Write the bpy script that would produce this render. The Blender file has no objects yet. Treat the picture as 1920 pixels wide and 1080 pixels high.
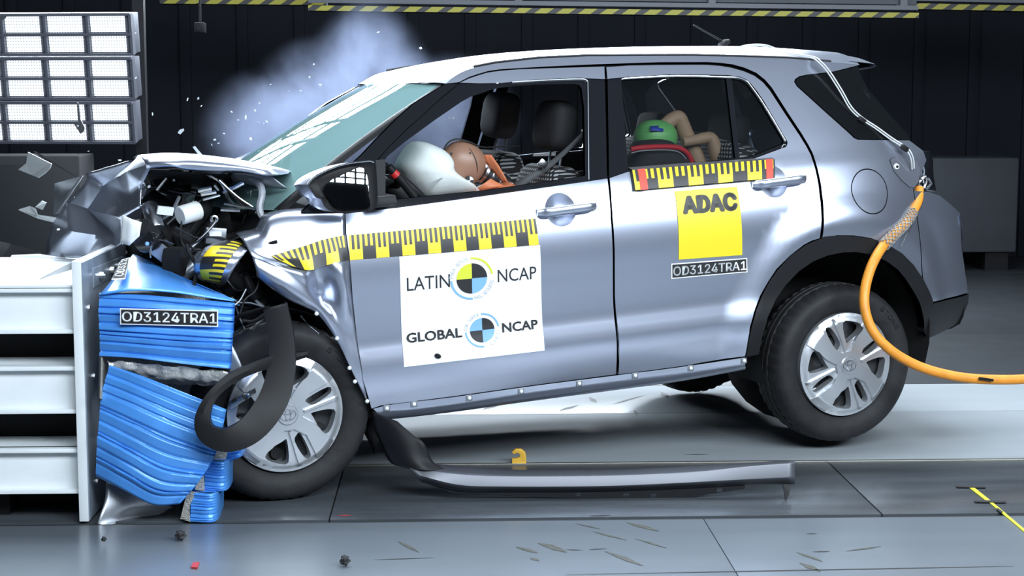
import bpy, bmesh, math, random
from mathutils import Vector, Matrix
from mathutils.geometry import delaunay_2d_cdt
random.seed(7)
PI = math.pi; R = math.radians
sc = bpy.context.scene
COL = sc.collection

# ------------------------------------------------------------------ camera
cd = bpy.data.cameras.new('camera'); cam = bpy.data.objects.new('camera', cd); COL.objects.link(cam)
cd.sensor_width = 36; cd.lens = 36*3100/1920; cd.clip_end = 100
cam.location = (0, 0, 1.488); cam.rotation_euler = (R(90-6.624), 0, R(-2.2387))
sc.camera = cam
# ------------------------------------------------------------------ world, hall lamps, exposure
w = bpy.data.worlds.new('hall_dark'); sc.world = w; w.use_nodes = True
bg = w.node_tree.nodes['Background']; bg.inputs[0].default_value = (.55, .65, .85, 1); bg.inputs[1].default_value = .02
sc.view_settings.view_transform = 'Standard'; sc.view_settings.look = 'None'
sc.view_settings.exposure = .28; sc.view_settings.gamma = 1; sc.view_settings.use_curve_mapping = False
def lamp_bank(cx, cy, cz, tx, ty, tz, nx, ny, sx, sy, gx, gy, power, colour=(.80, .90, 1), spread=None):
    """a bank of rectangular LED floods hanging at (cx,cy,cz), aimed at (tx,ty,tz)"""
    c = Vector((cx, cy, cz)); d = (Vector((tx, ty, tz))-c).normalized()
    q = d.to_track_quat('-Z', 'Y'); m = q.to_matrix()
    for i in range(nx):
        for j in range(ny):
            l = bpy.data.lights.new('led_flood', 'AREA'); l.shape = 'RECTANGLE'; l.size = sx; l.size_y = sy
            l.energy = power/(nx*ny); l.color = colour
            if spread: l.spread = R(spread)
            o = bpy.data.objects.new('led_flood', l); COL.objects.link(o)
            o.rotation_euler = q.to_euler()
            o.location = c + m @ Vector(((i-(nx-1)/2)*(sx+gx), (j-(ny-1)/2)*(sy+gy), 0))
lamp_bank(.3, 8.3, 5.6, .3, 7.2, 0, 3, 3, 1.7, .8, .4, .4, 620)              # over the car
lamp_bank(.9, .9, 4.3, .3, 6.8, .8, 7, 5, .40, .20, .14, .12, 300)           # near side, above and behind the camera
lamp_bank(4.3, 1.6, 3.55, .5, 6.6, .9, 4, 3, .95, .34, .12, .12, 360)         # near side, to the right of the camera
lamp_bank(-.6, 12.6, 3.15, -.1, 6.8, 1.0, 7, 6, .90, .17, .09, .08, 900)     # far side gantry
lamp_bank(4.6, 8.8, 4.2, .8, 6.8, .5, 2, 2, .9, .6, .15, .15, 70)           # behind the car's tail

# ------------------------------------------------------------------ materials
MATS = {}
def mat(name, col=(.5,.5,.5), rough=.5, metal=0., coat=0., spec=.5, bump=0, bscale=40, vary=0, vscale=6, trans=0, emit=None, estr=0, alpha=1, stretch=None):
    if name in MATS: return MATS[name]
    m = bpy.data.materials.new(name); m.use_nodes = True; nt = m.node_tree; b = nt.nodes['Principled BSDF']
    b.inputs['Base Color'].default_value = (*col, 1); b.inputs['Roughness'].default_value = rough
    b.inputs['Metallic'].default_value = metal; b.inputs['Coat Weight'].default_value = coat
    b.inputs['Coat Roughness'].default_value = .07; b.inputs['Specular IOR Level'].default_value = spec
    b.inputs['Transmission Weight'].default_value = trans; b.inputs['Alpha'].default_value = alpha
    if emit: b.inputs['Emission Color'].default_value = (*emit, 1); b.inputs['Emission Strength'].default_value = estr
    if vary or bump:
        tc = nt.nodes.new('ShaderNodeTexCoord'); mp = nt.nodes.new('ShaderNodeMapping')
        nt.links.new(tc.outputs['Object'], mp.inputs[0])
        if stretch: mp.inputs['Scale'].default_value = stretch
    if vary:
        n = nt.nodes.new('ShaderNodeTexNoise'); n.inputs['Scale'].default_value = vscale; n.inputs['Detail'].default_value = 6
        nt.links.new(mp.outputs[0], n.inputs[0])
        r = nt.nodes.new('ShaderNodeMapRange'); r.inputs[1].default_value = .3; r.inputs[2].default_value = .7
        r.inputs[3].default_value = 1-vary; r.inputs[4].default_value = 1+vary; nt.links.new(n.outputs[0], r.inputs[0])
        x = nt.nodes.new('ShaderNodeVectorMath'); x.operation = 'SCALE'; x.inputs[0].default_value = col
        nt.links.new(r.outputs[0], x.inputs['Scale']); nt.links.new(x.outputs[0], b.inputs['Base Color'])
    if bump:
        n = nt.nodes.new('ShaderNodeTexNoise'); n.inputs['Scale'].default_value = bscale; n.inputs['Detail'].default_value = 4
        nt.links.new(mp.outputs[0], n.inputs[0])
        bp = nt.nodes.new('ShaderNodeBump'); bp.inputs['Strength'].default_value = bump; bp.inputs['Distance'].default_value = .01
        nt.links.new(n.outputs[0], bp.inputs['Height']); nt.links.new(bp.outputs[0], b.inputs['Normal'])
    MATS[name] = m; return m
def nodes_mat(name):
    m = bpy.data.materials.new(name); m.use_nodes = True; MATS[name] = m
    return m, m.node_tree, m.node_tree.nodes['Principled BSDF']
def mathn(nt, op, a, b=None, c=None):
    n = nt.nodes.new('ShaderNodeMath'); n.operation = op
    for i, v in enumerate((a, b, c)):
        if v is None: continue
        if isinstance(v, (int, float)): n.inputs[i].default_value = v
        else: nt.links.new(v, n.inputs[i])
    return n.outputs[0]

PAINT = mat('silver_paint', (.48,.52,.63), .285, .86, .45)
mat('glossy_black', (.012,.013,.016), .12, 0, 1)
mat('black_plastic', (.010,.0105,.012), .5, spec=.25, bump=.08, bscale=300)
mat('black_trim', (.009,.009,.010), .5, spec=.22)
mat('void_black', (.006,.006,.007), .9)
mat('rubber', (.019,.019,.020), .62, spec=.3, bump=.12, bscale=60, vary=.25, vscale=14)
mat('wheel_silver', (.62,.64,.67), .33, .75, .3)
mat('steel_dark', (.05,.052,.055), .45, .6)
mat('steel', (.55,.56,.58), .3, 1.)
mat('bright_metal', (.82,.83,.85), .22, 1.)
mat('white_plastic', (.8,.82,.82), .45)
mat('grey_metal', (.30,.32,.35), .38, .8)
mat('red_plastic', (.5,.02,.02), .4)
mat('mirror', (.9,.92,.94), .02, 1.)

# ------------------------------------------------------------------ mesh helpers
def mesh(name, verts, faces, m=None, parent=None, smooth=False, label=None, angle=None, normals=None):
    me = bpy.data.meshes.new(name); me.from_pydata([tuple(v) for v in verts], [], faces); me.update()
    if m: me.materials.append(MATS[m] if isinstance(m, str) else m)
    if smooth:
        for p in me.polygons: p.use_smooth = True
        if angle: me.set_sharp_from_angle(angle=R(angle))
    if normals: me.normals_split_custom_set_from_vertices(normals)
    o = bpy.data.objects.new(name, me); COL.objects.link(o)
    if parent: o.parent = parent
    if label: o['label'] = label
    return o
def thing(name, label, cat, loc=(0,0,0), rot=(0,0,0), group=None):
    o = bpy.data.objects.new(name, None); COL.objects.link(o); o.location = loc; o.rotation_euler = rot
    o.empty_display_size = .05
    return tag(o, label, cat, group)
def tag(o, label, cat, group=None):
    o['label'] = label; o['category'] = cat
    if group: o['group'] = group
    return o
def struct(o):
    o['kind'] = 'structure'; return o
class MB:
    """collects shapes, then builds ONE mesh object"""
    def __init__(s): s.v = []; s.f = []
    def add(s, v, f):
        n = len(s.v); s.v += [Vector(p) for p in v]; s.f += [tuple(i+n for i in q) for q in f]; return s
    def box(s, c, size, rot=None):
        hx, hy, hz = size[0]/2, size[1]/2, size[2]/2
        v = [Vector((x,y,z)) for x in (-hx,hx) for y in (-hy,hy) for z in (-hz,hz)]
        if rot: 
            m = rot if isinstance(rot, Matrix) else Matrix.Rotation(rot[2],3,'Z')@Matrix.Rotation(rot[1],3,'Y')@Matrix.Rotation(rot[0],3,'X')
            v = [m@p for p in v]
        return s.add([p+Vector(c) for p in v], [(0,1,3,2),(4,6,7,5),(0,4,5,1),(2,3,7,6),(0,2,6,4),(1,5,7,3)])
    def bx(s, x0,x1,y0,y1,z0,z1): return s.box(((x0+x1)/2,(y0+y1)/2,(z0+z1)/2),(abs(x1-x0),abs(y1-y0),abs(z1-z0)))
    def tube(s, pts, r, n=10, cap=True):
        pts = [Vector(p) for p in pts]; rr = r if isinstance(r,(list,tuple)) else [r]*len(pts)
        v = []; f = []; up = None
        for i, p in enumerate(pts):
            t = (pts[min(i+1,len(pts)-1)]-pts[max(i-1,0)]).normalized()
            if up is None: up = t.orthogonal().normalized()
            up = (up-t*up.dot(t)).normalized(); b = t.cross(up)
            for k in range(n):
                a = 2*PI*k/n; v.append(p+(up*math.cos(a)+b*math.sin(a))*rr[i])
        for i in range(len(pts)-1):
            for k in range(n): f.append((i*n+k, i*n+(k+1)%n, (i+1)*n+(k+1)%n, (i+1)*n+k))
        if cap: f.append(tuple(range(n-1,-1,-1))); f.append(tuple(range((len(pts)-1)*n, len(pts)*n)))
        return s.add(v, f)
    def lathe(s, prof, n=32, c=(0,0,0), axis='Y', closed=False):
        v = []; f = []; m = len(prof)
        for k in range(n):
            a = 2*PI*k/n; ca, sa = math.cos(a), math.sin(a)
            for (r, h) in prof:
                p = {'Y':(r*ca,h,r*sa),'Z':(r*ca,r*sa,h),'X':(h,r*ca,r*sa)}[axis]
                v.append(Vector(p)+Vector(c))
        for k in range(n):
            for j in range(m if closed else m-1):
                f.append((k*m+j, k*m+(j+1)%m, ((k+1)%n)*m+(j+1)%m, ((k+1)%n)*m+j))
        return s.add(v, f)
    def ball(s, c, r, nu=20, nv=12, rot=None):
        rx, ry, rz = r if isinstance(r,(tuple,list)) else (r,r,r); v = []; f = []
        for j in range(nv+1):
            t = PI*j/nv
            for i in range(nu):
                a = 2*PI*i/nu; p = Vector((rx*math.sin(t)*math.cos(a), ry*math.sin(t)*math.sin(a), rz*math.cos(t)))
                if rot: p = Matrix.Rotation(rot[2],3,'Z')@Matrix.Rotation(rot[1],3,'Y')@Matrix.Rotation(rot[0],3,'X')@p
                v.append(p+Vector(c))
        for j in range(nv):
            for i in range(nu): f.append((j*nu+i,(j+1)*nu+i,(j+1)*nu+(i+1)%nu,j*nu+(i+1)%nu))
        return s.add(v, f)
    def prism(s, poly, d):
        """poly: 3D points of a flat outline; d: extrusion vector"""
        n = len(poly); d = Vector(d); v = [Vector(p) for p in poly]+[Vector(p)+d for p in poly]
        f = [tuple(range(n)), tuple(range(2*n-1,n-1,-1))]+[(i,n+i,n+(i+1)%n,(i+1)%n) for i in range(n)]
        return s.add(v, f)
    def build(s, name, m, parent=None, smooth=False, label=None, angle=40, bevel=0):
        o = mesh(name, s.v, s.f, m, parent, False, label)
        bm = bmesh.new(); bm.from_mesh(o.data); bmesh.ops.remove_doubles(bm, verts=bm.verts, dist=1e-6)
        bmesh.ops.recalc_face_normals(bm, faces=bm.faces)
        if bevel: bmesh.ops.bevel(bm, geom=[e for e in bm.edges if len(e.link_faces)==2 and e.calc_face_angle(0)>.6], offset=bevel, segments=2, affect='EDGES', profile=.6)
        bm.to_mesh(o.data); bm.free()
        if smooth or bevel:
            for p in o.data.polygons: p.use_smooth = True
            o.data.set_sharp_from_angle(angle=R(angle))
        return o
def cat(p0,p1,p2,p3,t):
    return .5*((2*p1)+(p2-p0)*t+(2*p0-5*p1+4*p2-p3)*t*t+(3*p1-p0-3*p2+p3)*t**3)
def smooth(pts, n=6, closed=False):
    P = [Vector(p) for p in pts]; m = len(P); out = []
    for i in range(m if closed else m-1):
        g = (lambda k: P[k%m]) if closed else (lambda k: P[k] if 0<=k<m else (2*P[0]-P[1] if k<0 else 2*P[-1]-P[-2]))
        for k in range(n): out.append(cat(g(i-1),g(i),g(i+1),g(i+2),k/n))
    if not closed: out.append(P[-1])
    return out
def patch_grid(rows, nu, nv):
    rr = [smooth(r, nu) for r in rows]
    cols = [smooth([r[j] for r in rr], nv) for j in range(len(rr[0]))]
    return [[cols[j][i] for j in range(len(cols))] for i in range(len(cols[0]))]
def patch(name, rows, m, parent=None, nu=4, nv=4, thick=0, label=None, angle=None, disp=None, flip=False, uvs=None):
    g = patch_grid(rows, nu, nv); H = len(g); W = len(g[0])
    if disp: g = [[disp(p, i/(H-1), j/(W-1)) for j, p in enumerate(r)] for i, r in enumerate(g)]
    v = [p for r in g for p in r]
    f = [(i*W+j, i*W+j+1, (i+1)*W+j+1, (i+1)*W+j) for i in range(H-1) for j in range(W-1)]
    if flip: f = [q[::-1] for q in f]
    o = mesh(name, v, f, m, parent, True, label, angle)
    if uvs:
        u0,u1,v0,v1 = uvs; l = o.data.uv_layers.new(name='UVMap')
        for lp in o.data.loops:
            i, j = divmod(lp.vertex_index, W); l.data[lp.index].uv = (u0+(u1-u0)*j/(W-1), v0+(v1-v0)*i/(H-1))
    if thick:
        md = o.modifiers.new('thickness','SOLIDIFY'); md.thickness = thick; md.offset = 0
    return o
def pin(pt, poly):
    x, y = pt; c = False; j = len(poly)-1
    for i in range(len(poly)):
        xi, yi = poly[i][0], poly[i][1]; xj, yj = poly[j][0], poly[j][1]
        if (yi>y)!=(yj>y) and x < (xj-xi)*(y-yi)/(yj-yi)+xi: c = not c
        j = i
    return c
def resample(poly, step):
    out = []
    for i in range(len(poly)):
        a = Vector(poly[i][:2]); b = Vector(poly[(i+1)%len(poly)][:2]); n = max(1, int((b-a).length/step+.5))
        for k in range(n): out.append(a.lerp(b, k/n))
    return out
def fill(outline, holes=(), step=.04, extra=(), cuts=()):
    """triangulate a flat outline with holes on a regular grid; returns verts2d, faces, loops"""
    loops = [resample(l, step*.8) for l in (outline, *holes)]
    P = []; E = []
    for l in loops:
        n = len(P); P += [Vector(p) for p in l]; E += [(n+i, n+(i+1)%len(l)) for i in range(len(l))]
    for l in cuts:
        n = len(P); P += [Vector(p) for p in l]; E += [(n+i, n+(i+1)%len(l)) for i in range(len(l))]
    x0 = min(p.x for p in loops[0]); x1 = max(p.x for p in loops[0]); y0 = min(p.y for p in loops[0]); y1 = max(p.y for p in loops[0])
    B = [p for l in loops for p in l]
    gx = {}
    for p in B: gx.setdefault((int(p.x/step), int(p.y/step)), []).append(p)
    nx, ny = int((x1-x0)/step)+1, int((y1-y0)/step)+1
    for i in range(nx):
        for j in range(ny):
            q = Vector((x0+(i+.5+.23*(j%2))*step, y0+(j+.5)*step))
            if not pin(q, loops[0]) or any(pin(q, h) for h in loops[1:]): continue
            k = (int(q.x/step), int(q.y/step))
            if any((q-b).length < step*.45 for a in (-1,0,1) for c in (-1,0,1) for b in gx.get((k[0]+a,k[1]+c), ())): continue
            P.append(q)
    P += [Vector(p) for p in extra]
    v, e, f, *_ = delaunay_2d_cdt(P, E, [], 0, 1e-6)
    F = []
    for t in f:
        c = (v[t[0]]+v[t[1]]+v[t[2]])/3
        if pin(c, loops[0]) and not any(pin(c, h) for h in loops[1:]): F.append(tuple(t))
    return v, F, loops

# half width of the car body at length x (from the front axle, rearwards) and height z
PROF = [(.20,.780),(.25,.800),(.30,.818),(.38,.838),(.455,.848),(.50,.8455),(.565,.8365),(.63,.8365),(.72,.841),(.82,.846),
        (.90,.842),(.97,.830),(1.03,.813),(1.08,.796),(1.12,.778),(1.20,.744),(1.30,.701),(1.40,.658),(1.50,.614),(1.60,.566)]
def smst(a, b, v):
    t = min(1., max(0., (v-a)/(b-a))); return t*t*(3-2*t)
def prof(z):
    if z <= PROF[0][0]: return PROF[0][1]
    for i in range(len(PROF)-1):
        if z <= PROF[i+1][0]:
            p1, p2 = PROF[i], PROF[i+1]; p0 = PROF[max(i-1,0)]; p3 = PROF[min(i+2,len(PROF)-1)]
            h = p2[0]-p1[0]; t = (z-p1[0])/h
            m1 = (p2[1]-p0[1])/(p2[0]-p0[0])*h; m2 = (p3[1]-p1[1])/(p3[0]-p1[0])*h
            return (2*t**3-3*t*t+1)*p1[1]+(t**3-2*t*t+t)*m1+(-2*t**3+3*t*t)*p2[1]+(t**3-t*t)*m2
    return PROF[-1][1]
def width(x, z):
    w = prof(z)
    if x > 2.2: w -= .25*((x-2.2)/.95)**3
    if x < .3: w -= .05*((.3-x)/.9)**2
    r = ((x-2.40)**2+(z-.36)**2)**.5
    if x > 1.6 and z > .2: w += .026*(1-smst(.47, .62, r))*(1-smst(2.8, 3.05, x))
    return w

def surf(x, z, s=-1, off=0): return Vector((x, s*(width(x, z)+off), z))
def surf_n(x, z, s=-1):
    e = .004; dx = (width(x+e,z)-width(x-e,z))/(2*e); dz = (width(x,z+e)-width(x,z-e))/(2*e)
    return Vector((-dx, s, -dz)).normalized()
def panel(name, outline, m, parent, s=-1, holes=(), off=0, step=.035, depth=.02, label=None, dent=None):
    """a body panel cut to an outline in side view, following the width of the car, with turned-in edges"""
    v2, F, loops = fill(outline, holes, step)
    d = dent or (lambda x, z: 0)
    V = []; N = []
    for p in v2:
        q = surf(p.x, p.y, s, off+d(p.x, p.y)); V.append(q)
        if dent:
            e = .004; n = Vector((-(width(p.x+e,p.y)+d(p.x+e,p.y)-width(p.x-e,p.y)-d(p.x-e,p.y))/(2*e), s, -(width(p.x,p.y+e)+d(p.x,p.y+e)-width(p.x,p.y-e)-d(p.x,p.y-e))/(2*e))).normalized()
        else: n = surf_n(p.x, p.y, s)
        N.append(n)
    G = []
    for t in F:
        a, b, c = (v2[i] for i in t); ccw = (b-a).cross(c-a) > 0
        G.append(t if ccw == (s < 0) else t[::-1])
    if depth:
        for l in loops:
            n = len(l); base = len(V)
            for i, p in enumerate(l):
                a = l[i-1]; b = l[(i+1)%n]; t = (b-a).normalized(); nn = Vector((t.y, 0, -t.x))
                q = surf(p.x, p.y, s, off+d(p.x, p.y)); V += [q, q-Vector((0, s*depth, 0))]; N += [nn, nn]
            for i in range(n):
                j = (i+1)%n; G.append((base+2*i, base+2*j, base+2*j+1, base+2*i+1))
    return mesh(name, V, G, m, parent, True, label, normals=N)
_fonts = {}
try: FONT = bpy.data.fonts.load(bpy.utils.resource_path('LOCAL')+'/datafiles/fonts/Inter.woff2')   # Blender's own plain sans serif
except Exception: FONT = None
def text2d(s, bold=0., wide=1., plain=True):
    """outline of a word as a flat mesh, capital height 1, starting at 0"""
    k = (s, bold, wide, plain)
    if k in _fonts: return _fonts[k]
    c = bpy.data.curves.new('t', 'FONT'); c.body = s; c.size = 1; c.resolution_u = 3; c.fill_mode = 'FRONT'
    if FONT and plain: c.font = FONT
    o = bpy.data.objects.new('t', c); COL.objects.link(o); bpy.context.view_layer.update()
    dg = bpy.context.evaluated_depsgraph_get(); me = o.evaluated_get(dg).to_mesh()
    vs = [Vector((p.co.x*wide, p.co.y)) for p in me.vertices]; fs = [tuple(p.vertices) for p in me.polygons]
    bpy.data.objects.remove(o); bpy.data.curves.remove(c)
    if bold > 0:      # heavier strokes: the word laid over itself with small shifts
        n = len(vs); bs = vs; vs = []; f0 = fs; fs = []
        for dx, dy in ((0,0),(-1,0),(1,0),(0,.8),(0,-.8),(-.7,.6),(.7,.6),(-.7,-.6),(.7,-.6)):
            fs += [tuple(i+len(vs) for i in f) for f in f0]; vs += [p+Vector((dx*bold, dy*bold)) for p in bs]
    x0 = min(p.x for p in vs); y0 = min(p.y for p in vs); x1 = max(p.x for p in vs); y1 = max(p.y for p in vs)
    vs = [Vector(((p.x-x0)/(x1-x0), (p.y-y0)/(y1-y0))) for p in vs]
    _fonts[k] = (vs, fs); return vs, fs

# ================================================================== the hall
mat('wall_dark', (.0085,.010,.0140), .8, spec=.15, vary=.12, vscale=2)
mat('floor_base', (.012,.012,.013), .8)
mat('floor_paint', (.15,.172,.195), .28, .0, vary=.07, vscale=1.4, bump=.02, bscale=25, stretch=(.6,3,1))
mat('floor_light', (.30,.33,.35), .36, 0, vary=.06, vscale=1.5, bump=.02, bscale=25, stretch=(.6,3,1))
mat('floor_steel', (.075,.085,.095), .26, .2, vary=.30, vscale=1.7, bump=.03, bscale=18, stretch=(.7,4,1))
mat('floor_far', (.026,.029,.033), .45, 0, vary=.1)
mat('rail_steel', (.6,.58,.52), .3, .9)
mat('scuff', (.055,.055,.042), .6, vary=.4, vscale=40)
mat('scuff_black', (.02,.02,.022), .6)
mat('mark_red', (.45,.04,.05), .5)
floor = struct(MB().bx(-11,12,-8,15.6,-.14,-.012).build('floor','floor_base'))
def plate(x0,x1,y0,y1,m):
    o = MB().bx(x0,x1,y0,y1,-.0115,0).build('floor_plate', m, floor, bevel=.0015); return o
SX1 = (-0.423,6.04,0)[0]; SX2 = (1.551,6.089,0)[0]
for a, b in ((-10.9,-4.2),(-4.194,SX1-.003),(SX1+.003,SX2-.003),(SX2+.003,4.9),(4.906,11.9)): plate(a,b,5.735,6.583,'floor_steel')
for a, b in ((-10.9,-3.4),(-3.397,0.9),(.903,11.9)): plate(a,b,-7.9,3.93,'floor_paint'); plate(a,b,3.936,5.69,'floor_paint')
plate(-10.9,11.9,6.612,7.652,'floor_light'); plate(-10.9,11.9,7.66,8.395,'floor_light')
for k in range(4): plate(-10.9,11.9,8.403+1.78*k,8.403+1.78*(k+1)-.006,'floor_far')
MB().bx(-10.9,11.9,6.588,6.606,-.011,.004).build('guide_rail','rail_steel',floor)
MB().bx(-10.9,11.9,5.694,5.702,-.011,-.001).build('guide_rail','steel_dark',floor)
def mark(poly, m='scuff'):
    return mesh('scuff_mark', [(p[0],p[1],.0012) for p in poly], [tuple(range(len(poly)))], m, floor)
def streak(a, b, wd, m='scuff'):
    a = Vector(a); b = Vector(b); t = (b-a).normalized(); n = Vector((-t.y,t.x,0))
    pts = [(a+(b-a)*k/6+n*wd*math.sin(PI*max(.06,min(.94,k/6)))*(.8+.4*random.random())) for k in range(7)]
    pts += [(a+(b-a)*k/6-n*wd*math.sin(PI*max(.06,min(.94,k/6)))*(.6+.6*random.random())) for k in range(6,-1,-1)]
    return mark(pts, m)
for a, b, wd in (((0.3,5.398,0), (0.385,5.278,0), .022),((0.223,5.349,0), (0.29,5.275,0), .014),((0.624,5.651,0), (0.722,5.532,0), .016),((0.445,5.643,0), (0.522,5.568,0), .006),
     ((0.495,5.534,0), (0.599,5.42,0), .007),((0.628,5.439,0), (0.72,5.316,0), .007),((0.514,5.285,0), (0.618,5.113,0), .014),((-0.168,5.43,0), (-0.099,5.297,0), .010),
     ((1.14,5.248,0), (1.2,5.139,0), .010),((1.304,5.255,0), (1.435,5.308,0), .008),((1.124,5.124,0), (1.168,5.026,0), .014),((0.265,5.219,0), (0.289,5.181,0), .012)):
    streak(a, b, wd)
for a, b, wd in (((0.385,5.31,0), (0.439,5.301,0), .006),((0.463,5.307,0), (0.522,5.317,0), .006),((1.222,5.478,0), (1.259,5.477,0), .006),((1.194,5.252,0), (1.253,5.256,0), .006),
     ((0.5,5.745,0), (0.578,5.757,0), .006),((0.551,5.713,0), (0.572,5.719,0), .004),((0.363,5.023,0), (1.796,5.061,0), .006),((-0.244,5.214,0), (-0.047,5.231,0), .004),((0.978,6.751,0), (1.089,6.747,0), .004)):
    streak(a, b, wd, 'scuff_black')
for a, b, wd in (((0.164,7.777,0), (0.264,7.939,0), .016),((0.531,7.736,0), (0.631,7.869,0), .014),((0.801,7.89,0), (0.971,8.114,0), .010),((1.076,8.2,0), (1.088,8.051,0), .02),((0.701,8.08,0), (0.722,7.935,0), .015),((1.228,8.134,0),(1.314,8.251,0),.008),((0.886,7.722,0),(0.884,7.616,0),.01)):
    streak(a, b, wd, 'scuff_black' if wd < .015 else 'scuff')
streak((-0.399,5.787,0), (-0.343,5.785,0), .007, 'mark_red')
# walls and ceiling
wall = struct(MB().bx(-11,12,15.2,15.4,-.1,7.6).build('wall_back','wall_dark'))
rib = None
for k in range(44):
    x = -10.6+.515*k
    if rib is None: rib = MB().bx(-.05,.05,-.035,.0,0,7.6).build('wall_rib','wall_dark',wall,bevel=.008); o = rib
    else: o = rib.copy(); COL.objects.link(o); o.parent = wall
    o.location = (x, 15.2, 0)
struct(MB().bx(-11.2,-11,-8,15.4,-.1,7.6).build('wall_left','wall_dark'))
struct(MB().bx(12,12.2,-8,15.4,-.1,7.6).build('wall_right','wall_dark'))
struct(MB().bx(-11,12,-8.2,-8,-.1,7.6).build('wall_front','wall_dark'))
struct(MB().bx(-11,12,-8,15.4,7.6,7.8).build('ceiling','wall_dark'))
# ------------------------------------------------------------------ hazard striped gantry beams along the top
m, nt, b = nodes_mat('hazard_tape')
tc = nt.nodes.new('ShaderNodeTexCoord'); sp = nt.nodes.new('ShaderNodeSeparateXYZ'); nt.links.new(tc.outputs['Object'], sp.inputs[0])
v = mathn(nt,'ADD', sp.outputs[0], mathn(nt,'MULTIPLY', sp.outputs[2], -1.4)); v = mathn(nt,'FRACT', mathn(nt,'MULTIPLY', v, 6.6)); v = mathn(nt,'GREATER_THAN', v, .42)
mx = nt.nodes.new('ShaderNodeMix'); mx.data_type = 'RGBA'; nt.links.new(v, mx.inputs[0]); mx.inputs[6].default_value = (.015,.015,.015,1); mx.inputs[7].default_value = (.22,.20,.015,1)
nt.links.new(mx.outputs[2], b.inputs['Base Color']); b.inputs['Roughness'].default_value = .5
mat('beam_grey', (.07,.075,.085), .5, .3); mat('cabinet_grey', (.011,.0125,.015), .6, vary=.1); mat('panel_grey', (.035,.040,.048), .65, vary=.08)
def gantry(pts, label, hgt, dep=.16, up=.34):
    (x0,y,z0),(x1,_,z1) = pts
    t = thing('gantry_beam', label, 'beam', ((x0+x1)/2, y, (z0+z1)/2), (0,-math.atan2(z1-z0,x1-x0),0))
    L = math.hypot(x1-x0, z1-z0)/2
    MB().bx(-L,L,-.012,.0,-hgt/2,hgt/2).build('hazard_strip','hazard_tape',t)
    MB().bx(-L,L,0,dep,-hgt/2,hgt/2).build('lower_chord','wall_dark',t,bevel=.004)
    MB().bx(-L,L,.01,.05,hgt/2+.02,hgt/2+.05).build('top_flange','beam_grey',t)
    n = max(2, int(L*2/1.1))
    for k in range(n+1):
        MB().bx(-.025,.025,.02,.06,hgt/2+.04,up).build('upright','beam_grey',t).location.x = -L+.1+(2*L-.2)*k/n
    MB().bx(-L,L,.06,.08,hgt/2+.06,up-.02).build('web_panel','panel_grey',t)
    return t
gantry([(-0.953,11.6,2.091),(3.301,11.6,2.048)], 'long gantry beam with yellow and black hazard stripes above the car roof', .036)
gantry([(-2.069,12.2,2.177),(-0.871,12.2,2.168)], 'short gantry beam with hazard stripes at the top left above the smoke', .05)
gantry([(3.406,12.4,2.157),(4.978,12.4,2.129)], 'gantry beam with hazard stripes in the top right corner', .042)
# hanging sensor
t = thing('ceiling_camera', 'small dark camera hanging on a rod near the top left', 'camera', (-1.724,11.8,1.963))
MB().bx(-.035,.035,-.05,.05,-.035,.035).build('camera_body','black_trim',t,bevel=.006)
MB().tube([(0,0,.03),(0,0,.6)],.008,8).build('hanging_rod','black_trim',t)
MB().lathe([(.0,-.062),(.022,-.062),(.024,-.05),(.024,-.04)],16).build('lens','glossy_black',t,smooth=True)
# ------------------------------------------------------------------ LED floodlight bank on the left
m, nt, b = nodes_mat('led_tile')
tc = nt.nodes.new('ShaderNodeTexCoord'); sp = nt.nodes.new('ShaderNodeSeparateXYZ'); nt.links.new(tc.outputs['Object'], sp.inputs[0])
fx = mathn(nt,'ABSOLUTE', mathn(nt,'SUBTRACT', mathn(nt,'FRACT', mathn(nt,'MULTIPLY', sp.outputs[0], 60)), .5))
fz = mathn(nt,'ABSOLUTE', mathn(nt,'SUBTRACT', mathn(nt,'FRACT', mathn(nt,'MULTIPLY', sp.outputs[2], 53)), .5))
d = mathn(nt,'SQRT', mathn(nt,'ADD', mathn(nt,'MULTIPLY',fx,fx), mathn(nt,'MULTIPLY',fz,fz)))
e = mathn(nt,'SUBTRACT', 1., mathn(nt,'SMOOTH_MIN', mathn(nt,'MULTIPLY', d, 1.8), 1., .1))
b.inputs['Base Color'].default_value = (.6,.6,.6,1); b.inputs['Emission Color'].default_value = (.82,.92,1,1)
nt.links.new(mathn(nt,'ADD', mathn(nt,'MULTIPLY', e, 3.6), .18), b.inputs['Emission Strength'])
mat('flood_frame', (.10,.105,.13), .5, .3)
def flood(pz, label):
    c = pz; t = thing('led_floodlight', label, 'floodlight', c, (R(8),0,R(-9)), 'LED floodlights stacked at the left')
    W = 1.30; Hh = .243
    MB().bx(-W,0,.02,.14,-Hh/2,Hh/2).build('housing','flood_frame',t,bevel=.006)
    fr = MB()
    for z in (-Hh/2,0,Hh/2): fr.bx(-W,0,-.02,.03,z-.008,z+.008)
    for x in (0,-.27,-.54,-.81,-1.08,-W): fr.bx(x-.008,x+.008,-.018,.03,-Hh/2,Hh/2)
    fr.build('grid_frame','flood_frame',t)
    for i in range(4):
        for j in (-1,1):
            o = MB().bx(-.107,.107,-.003,.003,-.047,.047).build('led_tile','led_tile',t); o.location = (-.15-.27*i, .012, j*.0605)
    return t
flood((-1.905,10.2,1.86), 'bright LED floodlight, top one of the three stacked at left')
flood((-1.902,10.2,1.594), 'bright LED floodlight, middle one of the three stacked at left')
flood((-1.906,10.2,1.327), 'bright LED floodlight, bottom one of the three stacked at left')
t = thing('floodlight_stand', 'black upright frame carrying the LED floodlights', 'stand', ((-1.914,10.5,1.752)[0],10.5,0))
for x in (-.0,-1.5): MB().bx(x-.035,x+.035,-.035,.035,0,3.2).build('post','black_trim',t)
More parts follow.
